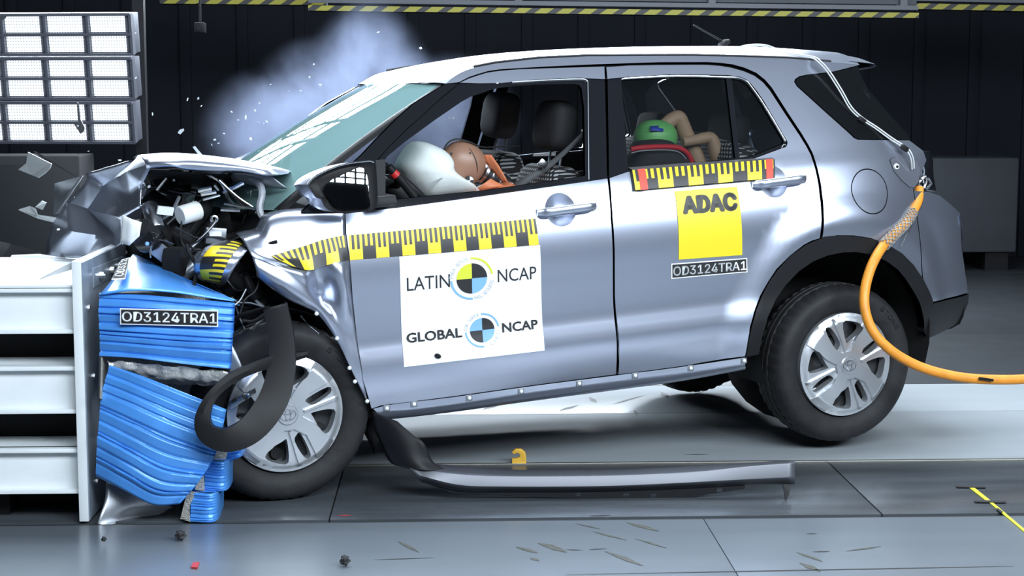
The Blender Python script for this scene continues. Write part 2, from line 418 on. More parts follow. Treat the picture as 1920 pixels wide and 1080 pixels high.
for z in (.9,3.15): MB().bx(-1.5,0,-.03,.03,z-.03,z+.03).build('cross_bar','black_trim',t)
MB().bx(-1.75,.2,-.3,.3,0,.06).build('base','black_trim',t)
t = thing('equipment_cabinet', 'dark grey cabinet below the LED floodlights', 'cabinet', ((-2.391,9.9,1.112)[0],9.9,0))
h = (-2.341,9.7,1.144)[2]
MB().bx(-.75,.26,-.2,.2,.05,h).build('body','cabinet_grey',t,bevel=.01)
MB().bx(-.72,-.24,-.212,-.2,.1,h-.05).build('door','cabinet_grey',t,bevel=.003); MB().bx(-.23,.24,-.212,-.2,.1,h-.05).build('door','cabinet_grey',t,bevel=.003)
MB().bx(-.7,.2,-.18,.18,0,.05).build('plinth','black_trim',t)
# big pale blocks at the far right
t = thing('barrier_block', 'large grey block standing by the dark back wall at right', 'block', ((4.507,13.9,-0.031)[0],13.9,0))
q = [(4.127,13.9,0.967),(4.828,13.9,0.957),(4.877,13.9,-0.032)]
MB().bx(-(q[1][0]-q[0][0])/2-.25,(q[1][0]-q[0][0])/2,0,.5,.16,q[0][2]).build('block_body','panel_grey',t,bevel=.02)
MB().bx(-.5,-.3,.05,.45,0,.16).build('foot','black_trim',t); MB().bx(.1,.3,.05,.45,0,.16).build('foot','black_trim',t)

# ================================================================== the crash tested car (x rearwards from the front axle, y to the far side)
CAR = thing('car', 'silver five-door car crashed into the blue barrier block, front crumpled, rear wheel lifted', 'car', (-.8395,6.7709,-.0053), (0,R(-3.5),R(19)))
mat('tinted_glass', (.012,.014,.016), .03, 0, 0, spec=.35, alpha=.42)
mat('smoked_glass', (.008,.009,.010), .05, 0, .6, alpha=.93)
mat('chrome_and_glint', (.75,.78,.82), .2, 1.)
mat('interior_dark', (.02,.021,.023), .8); mat('liner_grey', (.07,.072,.075), .85)
# --- side outlines (x, z)
FDOOR = [(0.279,1.049),(0.365,1.051),(0.475,1.053),(0.809,1.067),(1.265,1.089),(1.345,1.093),(1.33,0.94),(1.323,0.633),(1.325,0.323),(0.973,0.324),(0.645,0.322),(0.412,0.323),(0.36,0.324),(0.322,0.316),(0.291,0.431),(0.282,0.579),(0.274,0.742),(0.273,0.883),(0.272,0.976)]
FBAND = [(0.823,1.497),(0.864,1.511),(0.906,1.521),(0.945,1.529),(0.998,1.533),(1.081,1.534),(1.184,1.532),(1.318,1.528),(1.441,1.525),(1.43,1.476),(1.353,1.483),(1.326,1.488),(1.126,1.491),(0.997,1.486),(0.903,1.49)]
FFRAME = [(0.43,1.224),(0.492,1.275),(0.566,1.329),(0.665,1.395),(0.745,1.448),(0.821,1.494),(0.903,1.488),(0.997,1.484),(1.126,1.489),(1.326,1.485),(1.352,1.481),(1.43,1.474),(1.346,1.095),(1.265,1.091),(0.81,1.069),(0.475,1.055),(0.398,1.052)]
FWIN = [(0.437,1.086),(0.466,1.228),(0.479,1.242),(0.558,1.29),(0.691,1.362),(0.813,1.424),(0.857,1.442),(0.899,1.451),(0.941,1.462),(0.982,1.468),(1.043,1.471),(1.13,1.471),(1.295,1.464),(1.315,1.459),(1.323,1.445),(1.315,1.368),(1.257,1.112),(1.245,1.109),(0.835,1.088),(0.568,1.085),(0.474,1.083)]
RDOOR = [(1.355,1.094),(1.44,1.112),(1.728,1.117),(1.908,1.113),(2.01,1.122),(2.164,1.157),(2.174,1.168),(2.176,1.178),(2.154,1.24),(2.116,1.343),(2.094,1.39),(2.072,1.425),(2.056,1.44),(2.034,1.45),(1.983,1.46),(1.748,1.477),(1.539,1.479),(1.442,1.476),(1.449,1.522),(1.551,1.523),(1.687,1.517),(1.835,1.51),(1.9,1.506),(1.955,1.499),(2.003,1.489),(2.058,1.471),(2.099,1.451),(2.131,1.423),(2.154,1.388),(2.199,1.285),(2.239,1.198),(2.258,1.151),(2.268,1.118),(2.273,1.057),(2.273,0.999),(2.269,0.932),(2.256,0.854),(2.242,0.782),(2.205,0.776),(2.167,0.762),(2.105,0.724),(2.041,0.676),(2.001,0.627),(1.962,0.573),(1.928,0.512),(1.905,0.453),(1.89,0.332),(1.62,0.321),(1.337,0.321),(1.332,0.632),(1.339,0.94)]
RFRAME = [(1.443,1.473),(1.538,1.476),(1.748,1.475),(1.982,1.457),(2.034,1.448),(2.056,1.438),(2.069,1.422),(2.091,1.388),(2.113,1.341),(2.15,1.238),(2.172,1.179),(2.17,1.168),(2.162,1.159),(2.011,1.124),(1.908,1.115),(1.729,1.119),(1.441,1.114),(1.355,1.096)]
RWIN = [(1.501,1.468),(1.745,1.465),(1.969,1.446),(1.922,1.128),(1.73,1.123),(1.443,1.121)]
RQWIN = [(1.995,1.444),(2.035,1.435),(2.048,1.428),(2.063,1.411),(2.083,1.375),(2.103,1.333),(2.16,1.184),(2.16,1.177),(2.153,1.169),(2.014,1.134),(1.943,1.127)]
QUARTER = [(0.765,1.497),(0.8,1.519),(0.844,1.539),(0.895,1.551),(0.987,1.562),(1.169,1.571),(1.376,1.569),(1.608,1.558),(1.846,1.546),(2.088,1.528),(2.284,1.511),(2.486,1.485),(2.618,1.466),(2.482,1.447),(2.343,1.441),(2.31,1.437),(2.287,1.427),(2.278,1.416),(2.285,1.396),(2.39,1.282),(2.484,1.183),(2.496,1.169),(2.512,1.161),(2.796,1.137),(2.866,1.087),(2.873,1.048),(2.755,0.934),(2.776,0.563),(2.655,0.68),(2.573,0.727),(2.489,0.76),(2.406,0.779),(2.326,0.787),(2.255,0.78),(2.268,0.853),(2.282,0.931),(2.286,1),(2.284,1.061),(2.28,1.123),(2.27,1.157),(2.251,1.206),(2.212,1.293),(2.167,1.399),(2.144,1.433),(2.113,1.462),(2.065,1.486),(2.012,1.503),(1.958,1.512),(1.903,1.518),(1.691,1.529),(1.413,1.536),(1.186,1.539),(1.082,1.539),(0.999,1.539),(0.947,1.535),(0.903,1.526),(0.865,1.517),(0.817,1.499)]
BUMPER = [(2.76,0.929),(2.848,0.916),(2.929,0.891),(3.104,0.793),(3.134,0.599),(3.176,0.429),(2.837,0.449),(2.811,0.5),(2.782,0.555)]
BUMPLOW = [(2.841,0.442),(3.193,0.418),(3.197,0.375),(3.158,0.342),(3.086,0.302),(2.967,0.293),(2.819,0.288),(2.789,0.323),(2.786,0.381),(2.81,0.407)]
DGLASS = [(2.617,1.462),(2.481,1.444),(2.342,1.438),(2.312,1.433),(2.291,1.424),(2.284,1.416),(2.291,1.398),(2.394,1.286),(2.49,1.185),(2.502,1.172),(2.513,1.164),(2.801,1.14),(2.801,1.158),(2.72,1.253),(2.642,1.357),(2.619,1.419)]
APIL = [(0.76,1.494),(0.816,1.494),(0.741,1.449),(0.661,1.395),(0.562,1.33),(0.488,1.275),(0.426,1.225),(0.394,1.052),(0.28,1.051),(0.116,1.068),(0.15,1.092),(0.22,1.142),(0.29,1.192),(0.378,1.252),(0.459,1.315),(0.545,1.379),(0.619,1.428)]
CLADO = [(1.893,0.329),(1.897,0.394),(1.91,0.455),(1.934,0.515),(1.966,0.57),(2.003,0.627),(2.043,0.673),(2.105,0.724),(2.17,0.76),(2.212,0.773),(2.268,0.786),(2.339,0.785),(2.406,0.776),(2.489,0.757),(2.573,0.725),(2.655,0.678),(2.723,0.62),(2.776,0.556),(2.807,0.5),(2.833,0.448),(2.811,0.405),(2.786,0.381),(2.789,0.323)]
CLADI = [(2.776,0.377),(2.757,0.427),(2.74,0.464),(2.707,0.518),(2.674,0.567),(2.634,0.61),(2.567,0.656),(2.489,0.691),(2.417,0.709),(2.347,0.714),(2.275,0.708),(2.207,0.69),(2.142,0.657),(2.081,0.608),(2.028,0.551),(1.983,0.484),(1.958,0.41),(1.947,0.335)]
FUEL = (2.516,0.949)
def circ(c, r, n=36, ratio=1.): return [(c[0]+r*math.cos(2*PI*k/n), c[1]+r*ratio*math.sin(2*PI*k/n)) for k in range(n)]
HB1 = (1.126,0.992); HB2 = (2.068,1.024)
BOLTS = [(0.381,0.309),(0.488,0.311),(0.71,0.306),(0.923,0.305),(1.168,0.305),(1.41,0.307),(1.657,0.307),(1.888,0.313)]
def door_parts(s):
    d = panel('front_door', FDOOR, PAINT, CAR, s, holes=[circ(HB1,.064)], step=.03, label='silver front door' if s < 0 else None)
    panel('door_band', FBAND, PAINT, d, s)
    panel('window_frame', FFRAME, 'glossy_black', d, s, holes=[FWIN], off=-.003)
    r = panel('rear_door', RDOOR, PAINT, CAR, s, holes=[circ(HB2,.064)], step=.03, label='silver rear door' if s < 0 else None)
    panel('window_frame', RFRAME, 'glossy_black', r, s, holes=[RWIN,RQWIN], off=-.003)
    panel('door_glass', RWIN, 'tinted_glass', r, s, off=-.014, depth=0, step=.08)
    panel('quarter_light', RQWIN, 'tinted_glass', r, s, off=-.014, depth=0, step=.08)
    if s > 0: panel('door_glass', FWIN, 'tinted_glass', d, s, off=-.014, depth=0, step=.08)
    for root, hb, sl in ((d, HB1, -.02), (r, HB2, .0)):
        V = MB(); rr = .066; rows = []
        for k in range(7):
            q = k/6; rows.append((rr*(1-q), .022*math.sin(q*PI/2)))
        n = 28; vv = []; ff = []
        for (a, dep) in rows:
            for i in range(n):
                x = hb[0]+a*math.cos(2*PI*i/n); z = hb[1]+a*math.sin(2*PI*i/n)
                vv.append((x, s*(width(x,z)-dep-.001), z))
        for k in range(6):
            for i in range(n): ff.append((k*n+i,k*n+(i+1)%n,(k+1)*n+(i+1)%n,(k+1)*n+i))
        mesh('handle_bowl', vv, ff, PAINT, root, True)
        # bar
        y0 = s*(width(*hb)); L0, L1 = -.100, .148
        hp = []
        for k in range(13):
            t = k/12; x = L0+(L1-L0)*t; out = .034*min(1, math.sin(PI*min(max(t,.0),1))*3.2)+.004
            hh = .0195*(min(1,.8+t*2.5) if t<.12 else (min(1,.8+(1-t)*2) if t>.9 else 1)); hp.append((x, out, hh))
        vv = []; ff = []; n = 12
        for (x, out, hh) in hp:
            for i in range(n):
                a = 2*PI*i/n; cy = math.cos(a); cz = math.sin(a)
                zz = hb[1]+hh*cz*(abs(cz)**-.3 if cz else 1)*.95+x*.035
                vv.append((hb[0]+x, y0+s*(out+.009*cy), zz))
        for k in range(12):
            for i in range(n): ff.append((k*n+i,k*n+(i+1)%n,(k+1)*n+(i+1)%n,(k+1)*n+i))
        ff += [tuple(range(n)), tuple(range(12*n,13*n))[::-1]]
        mesh('door_handle', vv, ff, PAINT, root, True)
        if root is d:
            MB().lathe([(0,-.003),(.007,-.003),(.009,0),(.009,.003)],14,(hb[0]+.128,y0+s*.024,hb[1]+.006)).build('lock_barrel','chrome_and_glint',root,smooth=True)
        MB().bx(hb[0]+.094,hb[0]+.097,y0+s*.02,y0+s*.0405,hb[1]-.012,hb[1]+.02).build('handle_seam','black_trim',root)
    # frame edge highlights, put in as thin bright tubes along the side windows
    tr = [(1.503,1.47),(1.537,1.473),(1.746,1.47),(1.98,1.452),(2.033,1.444),(2.052,1.434),(2.067,1.417),(2.107,1.339),(2.146,1.239),(2.167,1.179)]
    MB().tube([surf(x,z,s,.001) for x,z in smooth([(a,b,0) for a,b in tr],3) for x,z in [(x,z)]] if False else [surf(p[0],p[1],s,.001) for p in smooth([(a,b,0) for a,b in tr],3)], .0028, 6).build('edge_highlight','chrome_and_glint',r,smooth=True)
    tr = [(1.266,1.095),(1.307,1.27),(1.351,1.456),(1.35,1.472),(1.334,1.481),(1.216,1.485),(1.125,1.486),(1.035,1.486)]
    MB().tube([surf(p[0],p[1],s,.001) for p in smooth([(a,b,0) for a,b in tr],3)], .0025, 6).build('edge_highlight','grey_metal',d,smooth=True)
    q = panel('quarter_panel', QUARTER, PAINT, CAR, s, holes=[circ(FUEL,.0935)] if s<0 else [], step=.03, label='silver rear quarter panel' if s < 0 else None)
    if s < 0: panel('fuel_flap', circ(FUEL,.089), PAINT, q, s, off=.0005, step=.03, depth=.012)
    panel('rear_side_glass', DGLASS, 'smoked_glass', q, s, off=-.001, label='dark wraparound rear side glass' if s < 0 else None)
    panel('rear_bumper', BUMPER, PAINT, CAR, s, step=.03)
    panel('bumper_valance', BUMPLOW, 'black_plastic', CAR, s, off=.002, step=.03)
    panel('a_pillar', APIL, 'glossy_black', CAR, s, off=.0, step=.03)
    panel('arch_cladding', CLADO+CLADI, 'black_plastic', CAR, s, off=.006, step=.03, depth=.05)
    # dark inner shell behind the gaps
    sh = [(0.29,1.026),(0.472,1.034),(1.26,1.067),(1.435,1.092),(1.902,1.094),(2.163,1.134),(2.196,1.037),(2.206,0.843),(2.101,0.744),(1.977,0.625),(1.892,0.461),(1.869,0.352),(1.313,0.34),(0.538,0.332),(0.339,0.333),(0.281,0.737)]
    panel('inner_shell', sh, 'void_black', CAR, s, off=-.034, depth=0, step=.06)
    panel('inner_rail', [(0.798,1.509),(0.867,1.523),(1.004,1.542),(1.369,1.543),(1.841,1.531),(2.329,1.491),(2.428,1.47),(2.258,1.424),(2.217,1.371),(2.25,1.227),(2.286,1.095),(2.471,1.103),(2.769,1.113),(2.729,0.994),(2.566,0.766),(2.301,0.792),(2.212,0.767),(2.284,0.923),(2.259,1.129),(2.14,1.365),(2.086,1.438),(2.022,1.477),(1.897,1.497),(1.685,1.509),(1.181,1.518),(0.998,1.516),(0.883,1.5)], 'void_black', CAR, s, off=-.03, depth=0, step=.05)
for s in (-1, 1): door_parts(s)
# door sill with its row of empty clip studs
SILLT = [(0.329,0.313),(0.412,0.32),(0.645,0.317),(0.974,0.319),(1.333,0.317),(1.62,0.316),(1.891,0.325)]
SILLM = [(0.342,0.292),(0.412,0.295),(0.646,0.291),(0.975,0.293),(1.335,0.291),(1.623,0.289),(1.894,0.299)]
SILLB = [(0.363,0.265),(0.425,0.258),(0.649,0.253),(0.979,0.254),(1.34,0.252),(1.628,0.252),(1.905,0.27)]
for s in (-1, 1):
    rows = [[(x, s*(width(x,z)-.004), z) for x, z in SILLT], [(x, s*(width(x,z)+.002), z+.006) for x, z in SILLM], [(x, s*(width(x,z)-.001), z-.006) for x, z in SILLM], [(x, s*(width(x,z)-.012), z) for x, z in SILLB], [(x, s*(width(x,z)-.09), z-.012) for x, z in SILLB]]
    sl = patch('side_sill', rows, PAINT, CAR, 5, 2, label='bare silver sill below the doors' if s<0 else None, flip=s>0)
    if s < 0:
        for x, z in BOLTS:
            o = MB().ball((x, -(width(x,z)+.004), z), (.008,.005,.008), 10, 6).build('clip_stud','white_plastic',sl,smooth=True)
            MB().bx(x-.013,x+.013,-(width(x,z)+.002),-(width(x,z)-.006),z-.012,z+.012).build('clip_plate','grey_metal',sl,bevel=.002)
# roof
ED = [(0.765,-0.615,1.497),(0.8,-0.605,1.519),(0.844,-0.596,1.539),(0.895,-0.59,1.551),(0.987,-0.584,1.562),(1.169,-0.58,1.571),(1.376,-0.581,1.569),(1.608,-0.586,1.558),(1.846,-0.592,1.546),(2.088,-0.601,1.528),(2.284,-0.609,1.511),(2.486,-0.614,1.485),(2.627,-0.606,1.466)]
def zc(x):
    T = [(.70,1.503),(.80,1.532),(.9,1.563),(1.05,1.592),(1.28,1.606),(1.58,1.604),(1.89,1.596),(2.24,1.581),(2.59,1.551),(2.72,1.532),(2.9,1.50)]
    for a, b in zip(T, T[1:]):
        if x <= b[0]: return a[1]+(b[1]-a[1])*(x-a[0])/(b[0]-a[0])
    return T[-1][1]
rows = []
for f in (-1,-.975,-.93,-.8,-.55,-.25,0,.25,.55,.8,.93,.975,1):
    r = []
    for i, (x, y, z) in enumerate(ED):
        k = (1-abs(f)**2.6); xx = x-(.075*(1-f*f) if i == 0 else (.05*(1-f*f) if i == 1 else (.03*(1-f*f) if i == 2 else 0)))+(.10*(1-f*f) if i == len(ED)-1 else 0)
        zz = z+(max(zc(xx),z+.002)-z)*k
        if abs(f) == .975: zz -= .0
        r.append((xx, y*-f, zz))
    rows.append(r)
roof = patch('roof', rows, PAINT, CAR, 4, 2, label='brightly lit silver roof', flip=False)
for s in (-1,1):
    MB().tube([(x, s*abs(y)*.985, z+.004) for x,y,z in ED[3:-1]], .006, 6).build('roof_ditch_strip','black_trim',roof,smooth=True)
rows = [[(x+.01,y*-f*.97,z-.035+.02*(1-f*f)) for x,y,z in ED[1:]] for f in (-1,-.5,0,.5,1)]
patch('headliner', rows, 'liner_grey', CAR, 3, 2)
# windshield
m, nt, b = nodes_mat('windshield_glass')
b.inputs['Base Color'].default_value = (.30,.50,.48,1); b.inputs['Roughness'].default_value = .5; b.inputs['Specular IOR Level'].default_value = 0
tr = nt.nodes.new('ShaderNodeBsdfTransparent'); tr.inputs[0].default_value = (.50,.68,.68,1); ms = nt.nodes.new('ShaderNodeMixShader'); ms.inputs[0].default_value = .55
gl = nt.nodes.new('ShaderNodeBsdfGlossy'); gl.inputs['Roughness'].default_value = .012; gl.inputs['Color'].default_value = (.9,.97,.97,1)
fr = nt.nodes.new('ShaderNodeFresnel'); fr.inputs[0].default_value = 1.5; m2 = nt.nodes.new('ShaderNodeMixShader')
nt.links.new(tr.outputs[0], ms.inputs[1]); nt.links.new(b.outputs[0], ms.inputs[2]); nt.links.new(fr.outputs[0], m2.inputs[0]); nt.links.new(ms.outputs[0], m2.inputs[1]); nt.links.new(gl.outputs[0], m2.inputs[2])
nt.links.new(m2.outputs[0], nt.nodes['Material Output'].inputs[0])
rows = []
for k in range(5):
    t = k/4; r = []
    for f in (-1,-.9,-.6,-.25,0,.25,.6,.9,1):
        x = .775*(1-t)+.05*t-(.085*(1-t)+.19*t)*(1-f*f); z = 1.494*(1-t)+1.075*t+.022*math.sin(PI*t)+.012*(1-f*f)*(1-t)
        y = f*((.585)*(1-t)+.70*t); r.append((x,y,z))
    rows.append(r)
patch('windshield', rows, 'windshield_glass', CAR, 4, 4, label='teal hazy windshield reflecting rows of lamps')
b1 = MB()
for s in (-1,1):
    pts = [(.775*(1-t)+.05*t, s*(.585*(1-t)+.70*t), 1.494*(1-t)+1.075*t+.022*math.sin(PI*t)) for t in [k/8 for k in range(9)]]
    patch('windshield_seal', [[Vector(p)+Vector((-.012,-s*.035,.0)) for p in pts], [Vector(p)+Vector((.0,0,.004)) for p in pts], [Vector(p)+Vector((.03,s*.012,-.004)) for p in pts]], 'black_trim', CAR, 2, 2)
# rear end of the body
rearp = [(2.62,.56,1.458),(2.70,.60,1.30),(2.80,.690,1.158),(2.84,.70,1.06),(2.87,.69,.92),(2.93,.67,.82),(3.09,.645,.785),(3.145,.59,.60),(3.165,.588,.44)]
rows = []
for (x,y,z) in rearp: rows.append([(x+.05*(1-f*f)**.6 if abs(f)<1 else x, f*y, z) for f in (-1,-.9,-.6,0,.6,.9,1)])
patch('tailgate_glass', rows[:3], 'smoked_glass', CAR, 3, 3)
patch('tailgate', rows[2:], PAINT, CAR, 3, 3)
patch('spoiler', [[(2.60,f*.57,1.485+.045*(1-f*f)) for f in (-1,-.5,0,.5,1)],[(2.72+.1*(1-f*f),f*.58,1.466+.045*(1-f*f)) for f in (-1,-.5,0,.5,1)],[(2.71+.1*(1-f*f),f*.575,1.45+.045*(1-f*f)) for f in (-1,-.5,0,.5,1)],[(2.60,f*.56,1.44+.03*(1-f*f)) for f in (-1,-.5,0,.5,1)]], PAINT, CAR, 4, 3)
patch('bumper_underside', [[(3.16,f*.58,.43) for f in (-1,0,1)],[(3.10,f*.62,.30) for f in (-1,0,1)],[(2.85,f*.72,.30) for f in (-1,0,1)]], 'black_plastic', CAR, 4, 3)
# tail lamp socket
LENS = [(2.651,1.067),(2.666,1.075),(2.697,1.077),(2.75,1.065),(2.805,1.047),(2.815,1.013),(2.795,0.966),(2.759,0.942),(2.732,0.949),(2.694,0.979),(2.659,1.022)]
mat('lamp_lens', (.16,.17,.20), .12, .3, 1)
tl = panel('tail_lamp', LENS, 'lamp_lens', CAR, -1, off=.004, step=.02, depth=.01, label='clear tail lamp lens with a mounting hole')
c = (2.676,1.038)
MB().lathe([(.0,-.004),(.011,-.004),(.013,.002)],16,(c[0],-(width(*c)+.008),c[1])).build('lamp_stud','white_plastic',tl,smooth=True)
MB().lathe([(.0,-.006),(.005,-.006),(.006,.002)],12,(c[0],-(width(*c)+.011),c[1])).build('stud_hole','void_black',tl,smooth=True)
p = [(2.902,-0.66,1.081),(2.963,-0.62,1.077),(2.992,-0.6,1.035),(2.993,-0.6,0.965),(3.005,-0.6,0.899),(2.913,-0.66,0.902),(2.867,-0.68,0.914),(2.882,-0.68,0.977),(2.876,-0.68,1.047)]
MB().prism(p, (.03,.12,0)).build('tail_lamp_back','glossy_black',CAR,bevel=.006,label='dark rear part of the tail lamp')
MB().tube([(2.835,-0.72,0.96),(2.857,-0.72,0.974),(2.881,-0.72,0.968),(2.894,-0.72,0.946),(2.877,-0.72,0.929),(2.847,-0.72,0.932),(2.829,-0.72,0.947),(2.835,-0.72,0.96)],.006,8).build('shackle_ring','bright_metal',CAR,smooth=True,label='metal shackle ring at the tail')
MB().tube([(2.851,-0.73,0.932),(2.865,-0.73,0.958),(2.858,-0.73,0.979),(2.839,-0.73,0.969)],.005,8).build('shackle_hook','bright_metal',CAR,smooth=True)
MB().tube([(2.855,-0.71,1.049),(2.874,-0.7,1.002),(2.867,-0.7,0.957),(2.9,-0.68,0.916),(2.98,-0.62,0.902)],.004,6).build('lamp_edge','bright_metal',CAR,smooth=True)
# wheel wells, floor pan, firewall
for s in (-1,1):
    for cx, cz, r in ((2.40,.34,.415),(.02,.36,.40)):
        g = [[(cx+r*math.cos(a), s*y, cz+r*math.sin(a)) for a in [PI*(-.12+1.24*k/18) for k in range(19)]] for y in (.80,.45)]
        if cx > 1: patch('wheel_well', g, 'void_black', CAR, 1, 1)
        g = [(cx+r*math.cos(2*PI*k/24), s*.45, cz+r*math.sin(2*PI*k/24)) for k in range(24)]
        if cx > 1: mesh('wheel_well_back', g, [tuple(range(24))], 'void_black', CAR)
MB().bx(.30,1.95,-.74,.74,.265,.33).build('floor_pan','void_black',CAR)
MB().bx(1.95,3.0,-.42,.42,.30,.40).build('rear_floor','void_black',CAR)
MB().bx(.16,.20,-.72,.72,.35,1.04).build('firewall','void_black',CAR)
MB().tube([(2.388,-.6,.231),(2.388,.6,.231)],.04,10).build('rear_axle','steel_dark',CAR)

# ------------------------------------------------------------------ wheels
def hubcap_mesh():
    Rr = .218
    P = lambda r, a: Vector((Rr*r*math.cos(R(a)), Rr*r*math.sin(R(a))))
    out = [P(1, k*360/96) for k in range(96)]
    holes = []; hi = []; lo = []
    for s in range(4):
        q = 90*s
        tri = [P(.83,q+94),P(.845,q+80),P(.82,q+66),P(.70,q+63),P(.47,q+82),P(.45,q+92)]
        slot = [P(.84,q+122),P(.83,q+114),P(.50,q+108),P(.40,q+117),P(.43,q+127)]
        holes += [[Vector((v.x,v.y)) for v in smooth([(a.x,a.y,0) for a in h],3,True)] for h in (tri, slot)]
        hi += [[P(.97,q+126),P(.985,q+137),P(.97,q+150),P(.50,q+161),P(.25,q+172),P(.25,q+112),P(.50,q+134)],
               [P(.93,q+105),P(.93,q+108),P(.30,q+103),P(.30,q+97)]]
    loops = holes
    cuts = []
    for h in hi:
        c = sum((Vector(p) for p in h), Vector((0,0)))/len(h)
        cuts.append(resample(h, .012)); cuts.append(resample([p+(p-c).normalized()*.005 for p in h], .012))
    cuts.append([P(.27,k*12) for k in range(30)]); cuts.append([P(.29,k*12) for k in range(30)])
    for rr in (.84,.90,.95): cuts.append([P(rr,k*5) for k in range(72)])
    v, F, L = fill(out, holes, .011, (), cuts)
    def height(p):
        r = p.length/Rr; z = .004+.012*(1-smst(.84,1.,r))+.004*(1-smst(.3,.8,r))
        best = 1 if r < .275 else 0
        for h in hi:
            c = sum((Vector(q) for q in h), Vector((0,0)))/len(h)
            if pin(p+(c-p)*.03, h): best = 1; break
        return z+.012*best*(1-.6*smst(.85,1.,r))
    V = [(p.x, -height(p), p.y) for p in v]; G = list(F)
    for l in L[1:]:
        n = len(V)
        for p in l: V += [(p.x,-height(p),p.y),(p.x*.98,.022,p.y*.98)]
        for i in range(len(l)): j = (i+1)%len(l); G.append((n+2*i,n+2*j,n+2*j+1,n+2*i+1))
    l = L[0]; n = len(V)
    for p in l: V += [(p.x,-height(p),p.y),(p.x,.02,p.y)]
    for i in range(len(l)): j = (i+1)%len(l); G.append((n+2*i,n+2*j,n+2*j+1,n+2*i+1))
    return V, G
HV, HG = hubcap_mesh()
tyre_prof = [(.214,.03),(.222,.012),(.236,.000),(.262,-.012),(.290,-.015),(.308,-.008),(.322,.008),(.330,.024),(.3345,.044),(.3355,.056),(.328,.058),(.328,.066),(.336,.068),(.3365,.090),(.329,.092),(.329,.100),(.3365,.102),(.336,.124),(.328,.126),(.328,.134),(.3355,.136),(.3345,.150),(.330,.172),(.318,.190),(.290,.203),(.25,.195),(.222,.18),(.214,.16)]
TY = MB().lathe(tyre_prof, 144, closed=True)
for i, v in enumerate(TY.v):
    k, j = divmod(i, len(tyre_prof))
    if j in (7,8,9,20,21,22) and k%3 == 0: r = math.hypot(v.x,v.z); v.x *= (r-.006)/r; v.z *= (r-.006)/r
def wheel(loc, rot, s=-1, label=None, spin=0):
    w_ = bpy.data.objects.new('wheel', None); COL.objects.link(w_); w_.parent = CAR; w_.location = loc; w_.rotation_euler = rot; w_.empty_display_size = .05
    if s > 0: w_.rotation_euler = (0,0,PI)
    if label: w_['label'] = label
    mesh('tyre', TY.v, TY.f, 'rubber', w_, True, angle=45)
    o = mesh('hubcap', HV, HG, 'wheel_silver', w_, True, angle=28); o.rotation_euler.y = spin
    bm = bmesh.new(); bm.from_mesh(o.data); bmesh.ops.remove_doubles(bm, verts=bm.verts, dist=1e-6); bm.to_mesh(o.data); bm.free(); o.data.set_sharp_from_angle(angle=R(28))
    MB().lathe([(0,-.036),(.036,-.036),(.0395,-.033),(.0405,-.026),(.0405,-.01)],32).build('hub_cap_centre','wheel_silver',w_,smooth=True)
    em = MB()
    for rx, rz, cz in ((.030,.021,.0),(.0105,.020,.0),(.019,.0085,.0105)):
        em.tube([(rx*math.cos(2*PI*k/24), -.0375, cz+rz*math.sin(2*PI*k/24)) for k in range(25)], .0019, 6)
    em.build('hub_emblem','steel',w_,smooth=True,label='emblem of three overlapping ovals')
    d = MB().lathe([(0,.03),(.10,.03),(.13,.05),(.17,.045),(.205,.035),(.214,.05),(.214,.17),(0,.17)],40)
    d.build('steel_rim','steel_dark',w_,smooth=True)
    for k in range(5):
        a = 2*PI*k/5+.4
        MB().lathe([(0,.012),(.011,.012),(.013,.02),(.013,.045)],8,(.055*math.cos(a),0,.055*math.sin(a))).build('wheel_nut','void_black',w_,smooth=True)
        MB().lathe([(0,.027),(.022,.028),(.024,.04)],12,(.155*math.cos(a+.3),0,.155*math.sin(a+.3))).build('rim_hole','void_black',w_,smooth=True)
    MB().ball((-.135,.02,-.10),(.016,.008,.014),10,6).build('balance_weight','white_plastic',w_,smooth=True)
    # raised lettering on the side wall
    vs, fs = text2d('STONE', .01); vv = []
    for p in vs:
        a = R(52)-p.x*R(26); r = .274+p.y*.02; vv.append((r*math.cos(a), -.0175, r*math.sin(a)))
    mesh('tyre_lettering', vv, fs, 'tyre_text', w_)
    return w_
mat('tyre_text', (.05,.05,.052), .55)
wheel((2.388,-.80,.231), (0,0,0), label='lifted rear wheel with silver hubcap')
wheel((0,-.80,.336), (0,0,R(2)), label='front wheel pushed back against the door', spin=R(6))
wheel((2.41,.72,.215), (0,0,0), 1); wheel((.12,.72,.336), (0,0,0), 1)

# ------------------------------------------------------------------ stickers on the body side
def qmap(q, u, v):
    (ax,az),(bx,bz),(cx,cz),(dx,dz) = q
    return (ax*(1-u)*(1-v)+bx*u*(1-v)+cx*u*v+dx*(1-u)*v, az*(1-u)*(1-v)+bz*u*(1-v)+cz*u*v+dz*(1-u)*v)
def qpatch(name, q, off, m, parent, nu=24, nv=6, uvs=None, label=None, box=(0,1,0,1)):
    u0,u1,v0,v1 = box; V = []
    for j in range(nv+1):
        for i in range(nu+1):
            x, z = qmap(q, u0+(u1-u0)*i/nu, v0+(v1-v0)*j/nv); V.append(surf(x, z, -1, off))
    W = nu+1; F = [(j*W+i,(j+1)*W+i,(j+1)*W+i+1,j*W+i+1) for j in range(nv) for i in range(nu)]
    o = mesh(name, V, F, m, parent, True, label)
    if uvs:
        l = o.data.uv_layers.new(name='UVMap')
        for lp in o.data.loops:
            j, i = divmod(lp.vertex_index, W); l.data[lp.index].uv = (uvs[0]+(uvs[1]-uvs[0])*i/nu, 1-j/nv)
    return o
def qpoly(name, poly, q, off, m, parent, label=None, step=.04):
    v, F, _ = fill(poly, (), step)
    V = [surf(*qmap(q, p.x, p.y), -1, off) for p in v]
    G = [t if (v[t[1]]-v[t[0]]).cross(v[t[2]]-v[t[0]]) < 0 else t[::-1] for t in F]
    return mesh(name, V, G, m, parent, False, label)
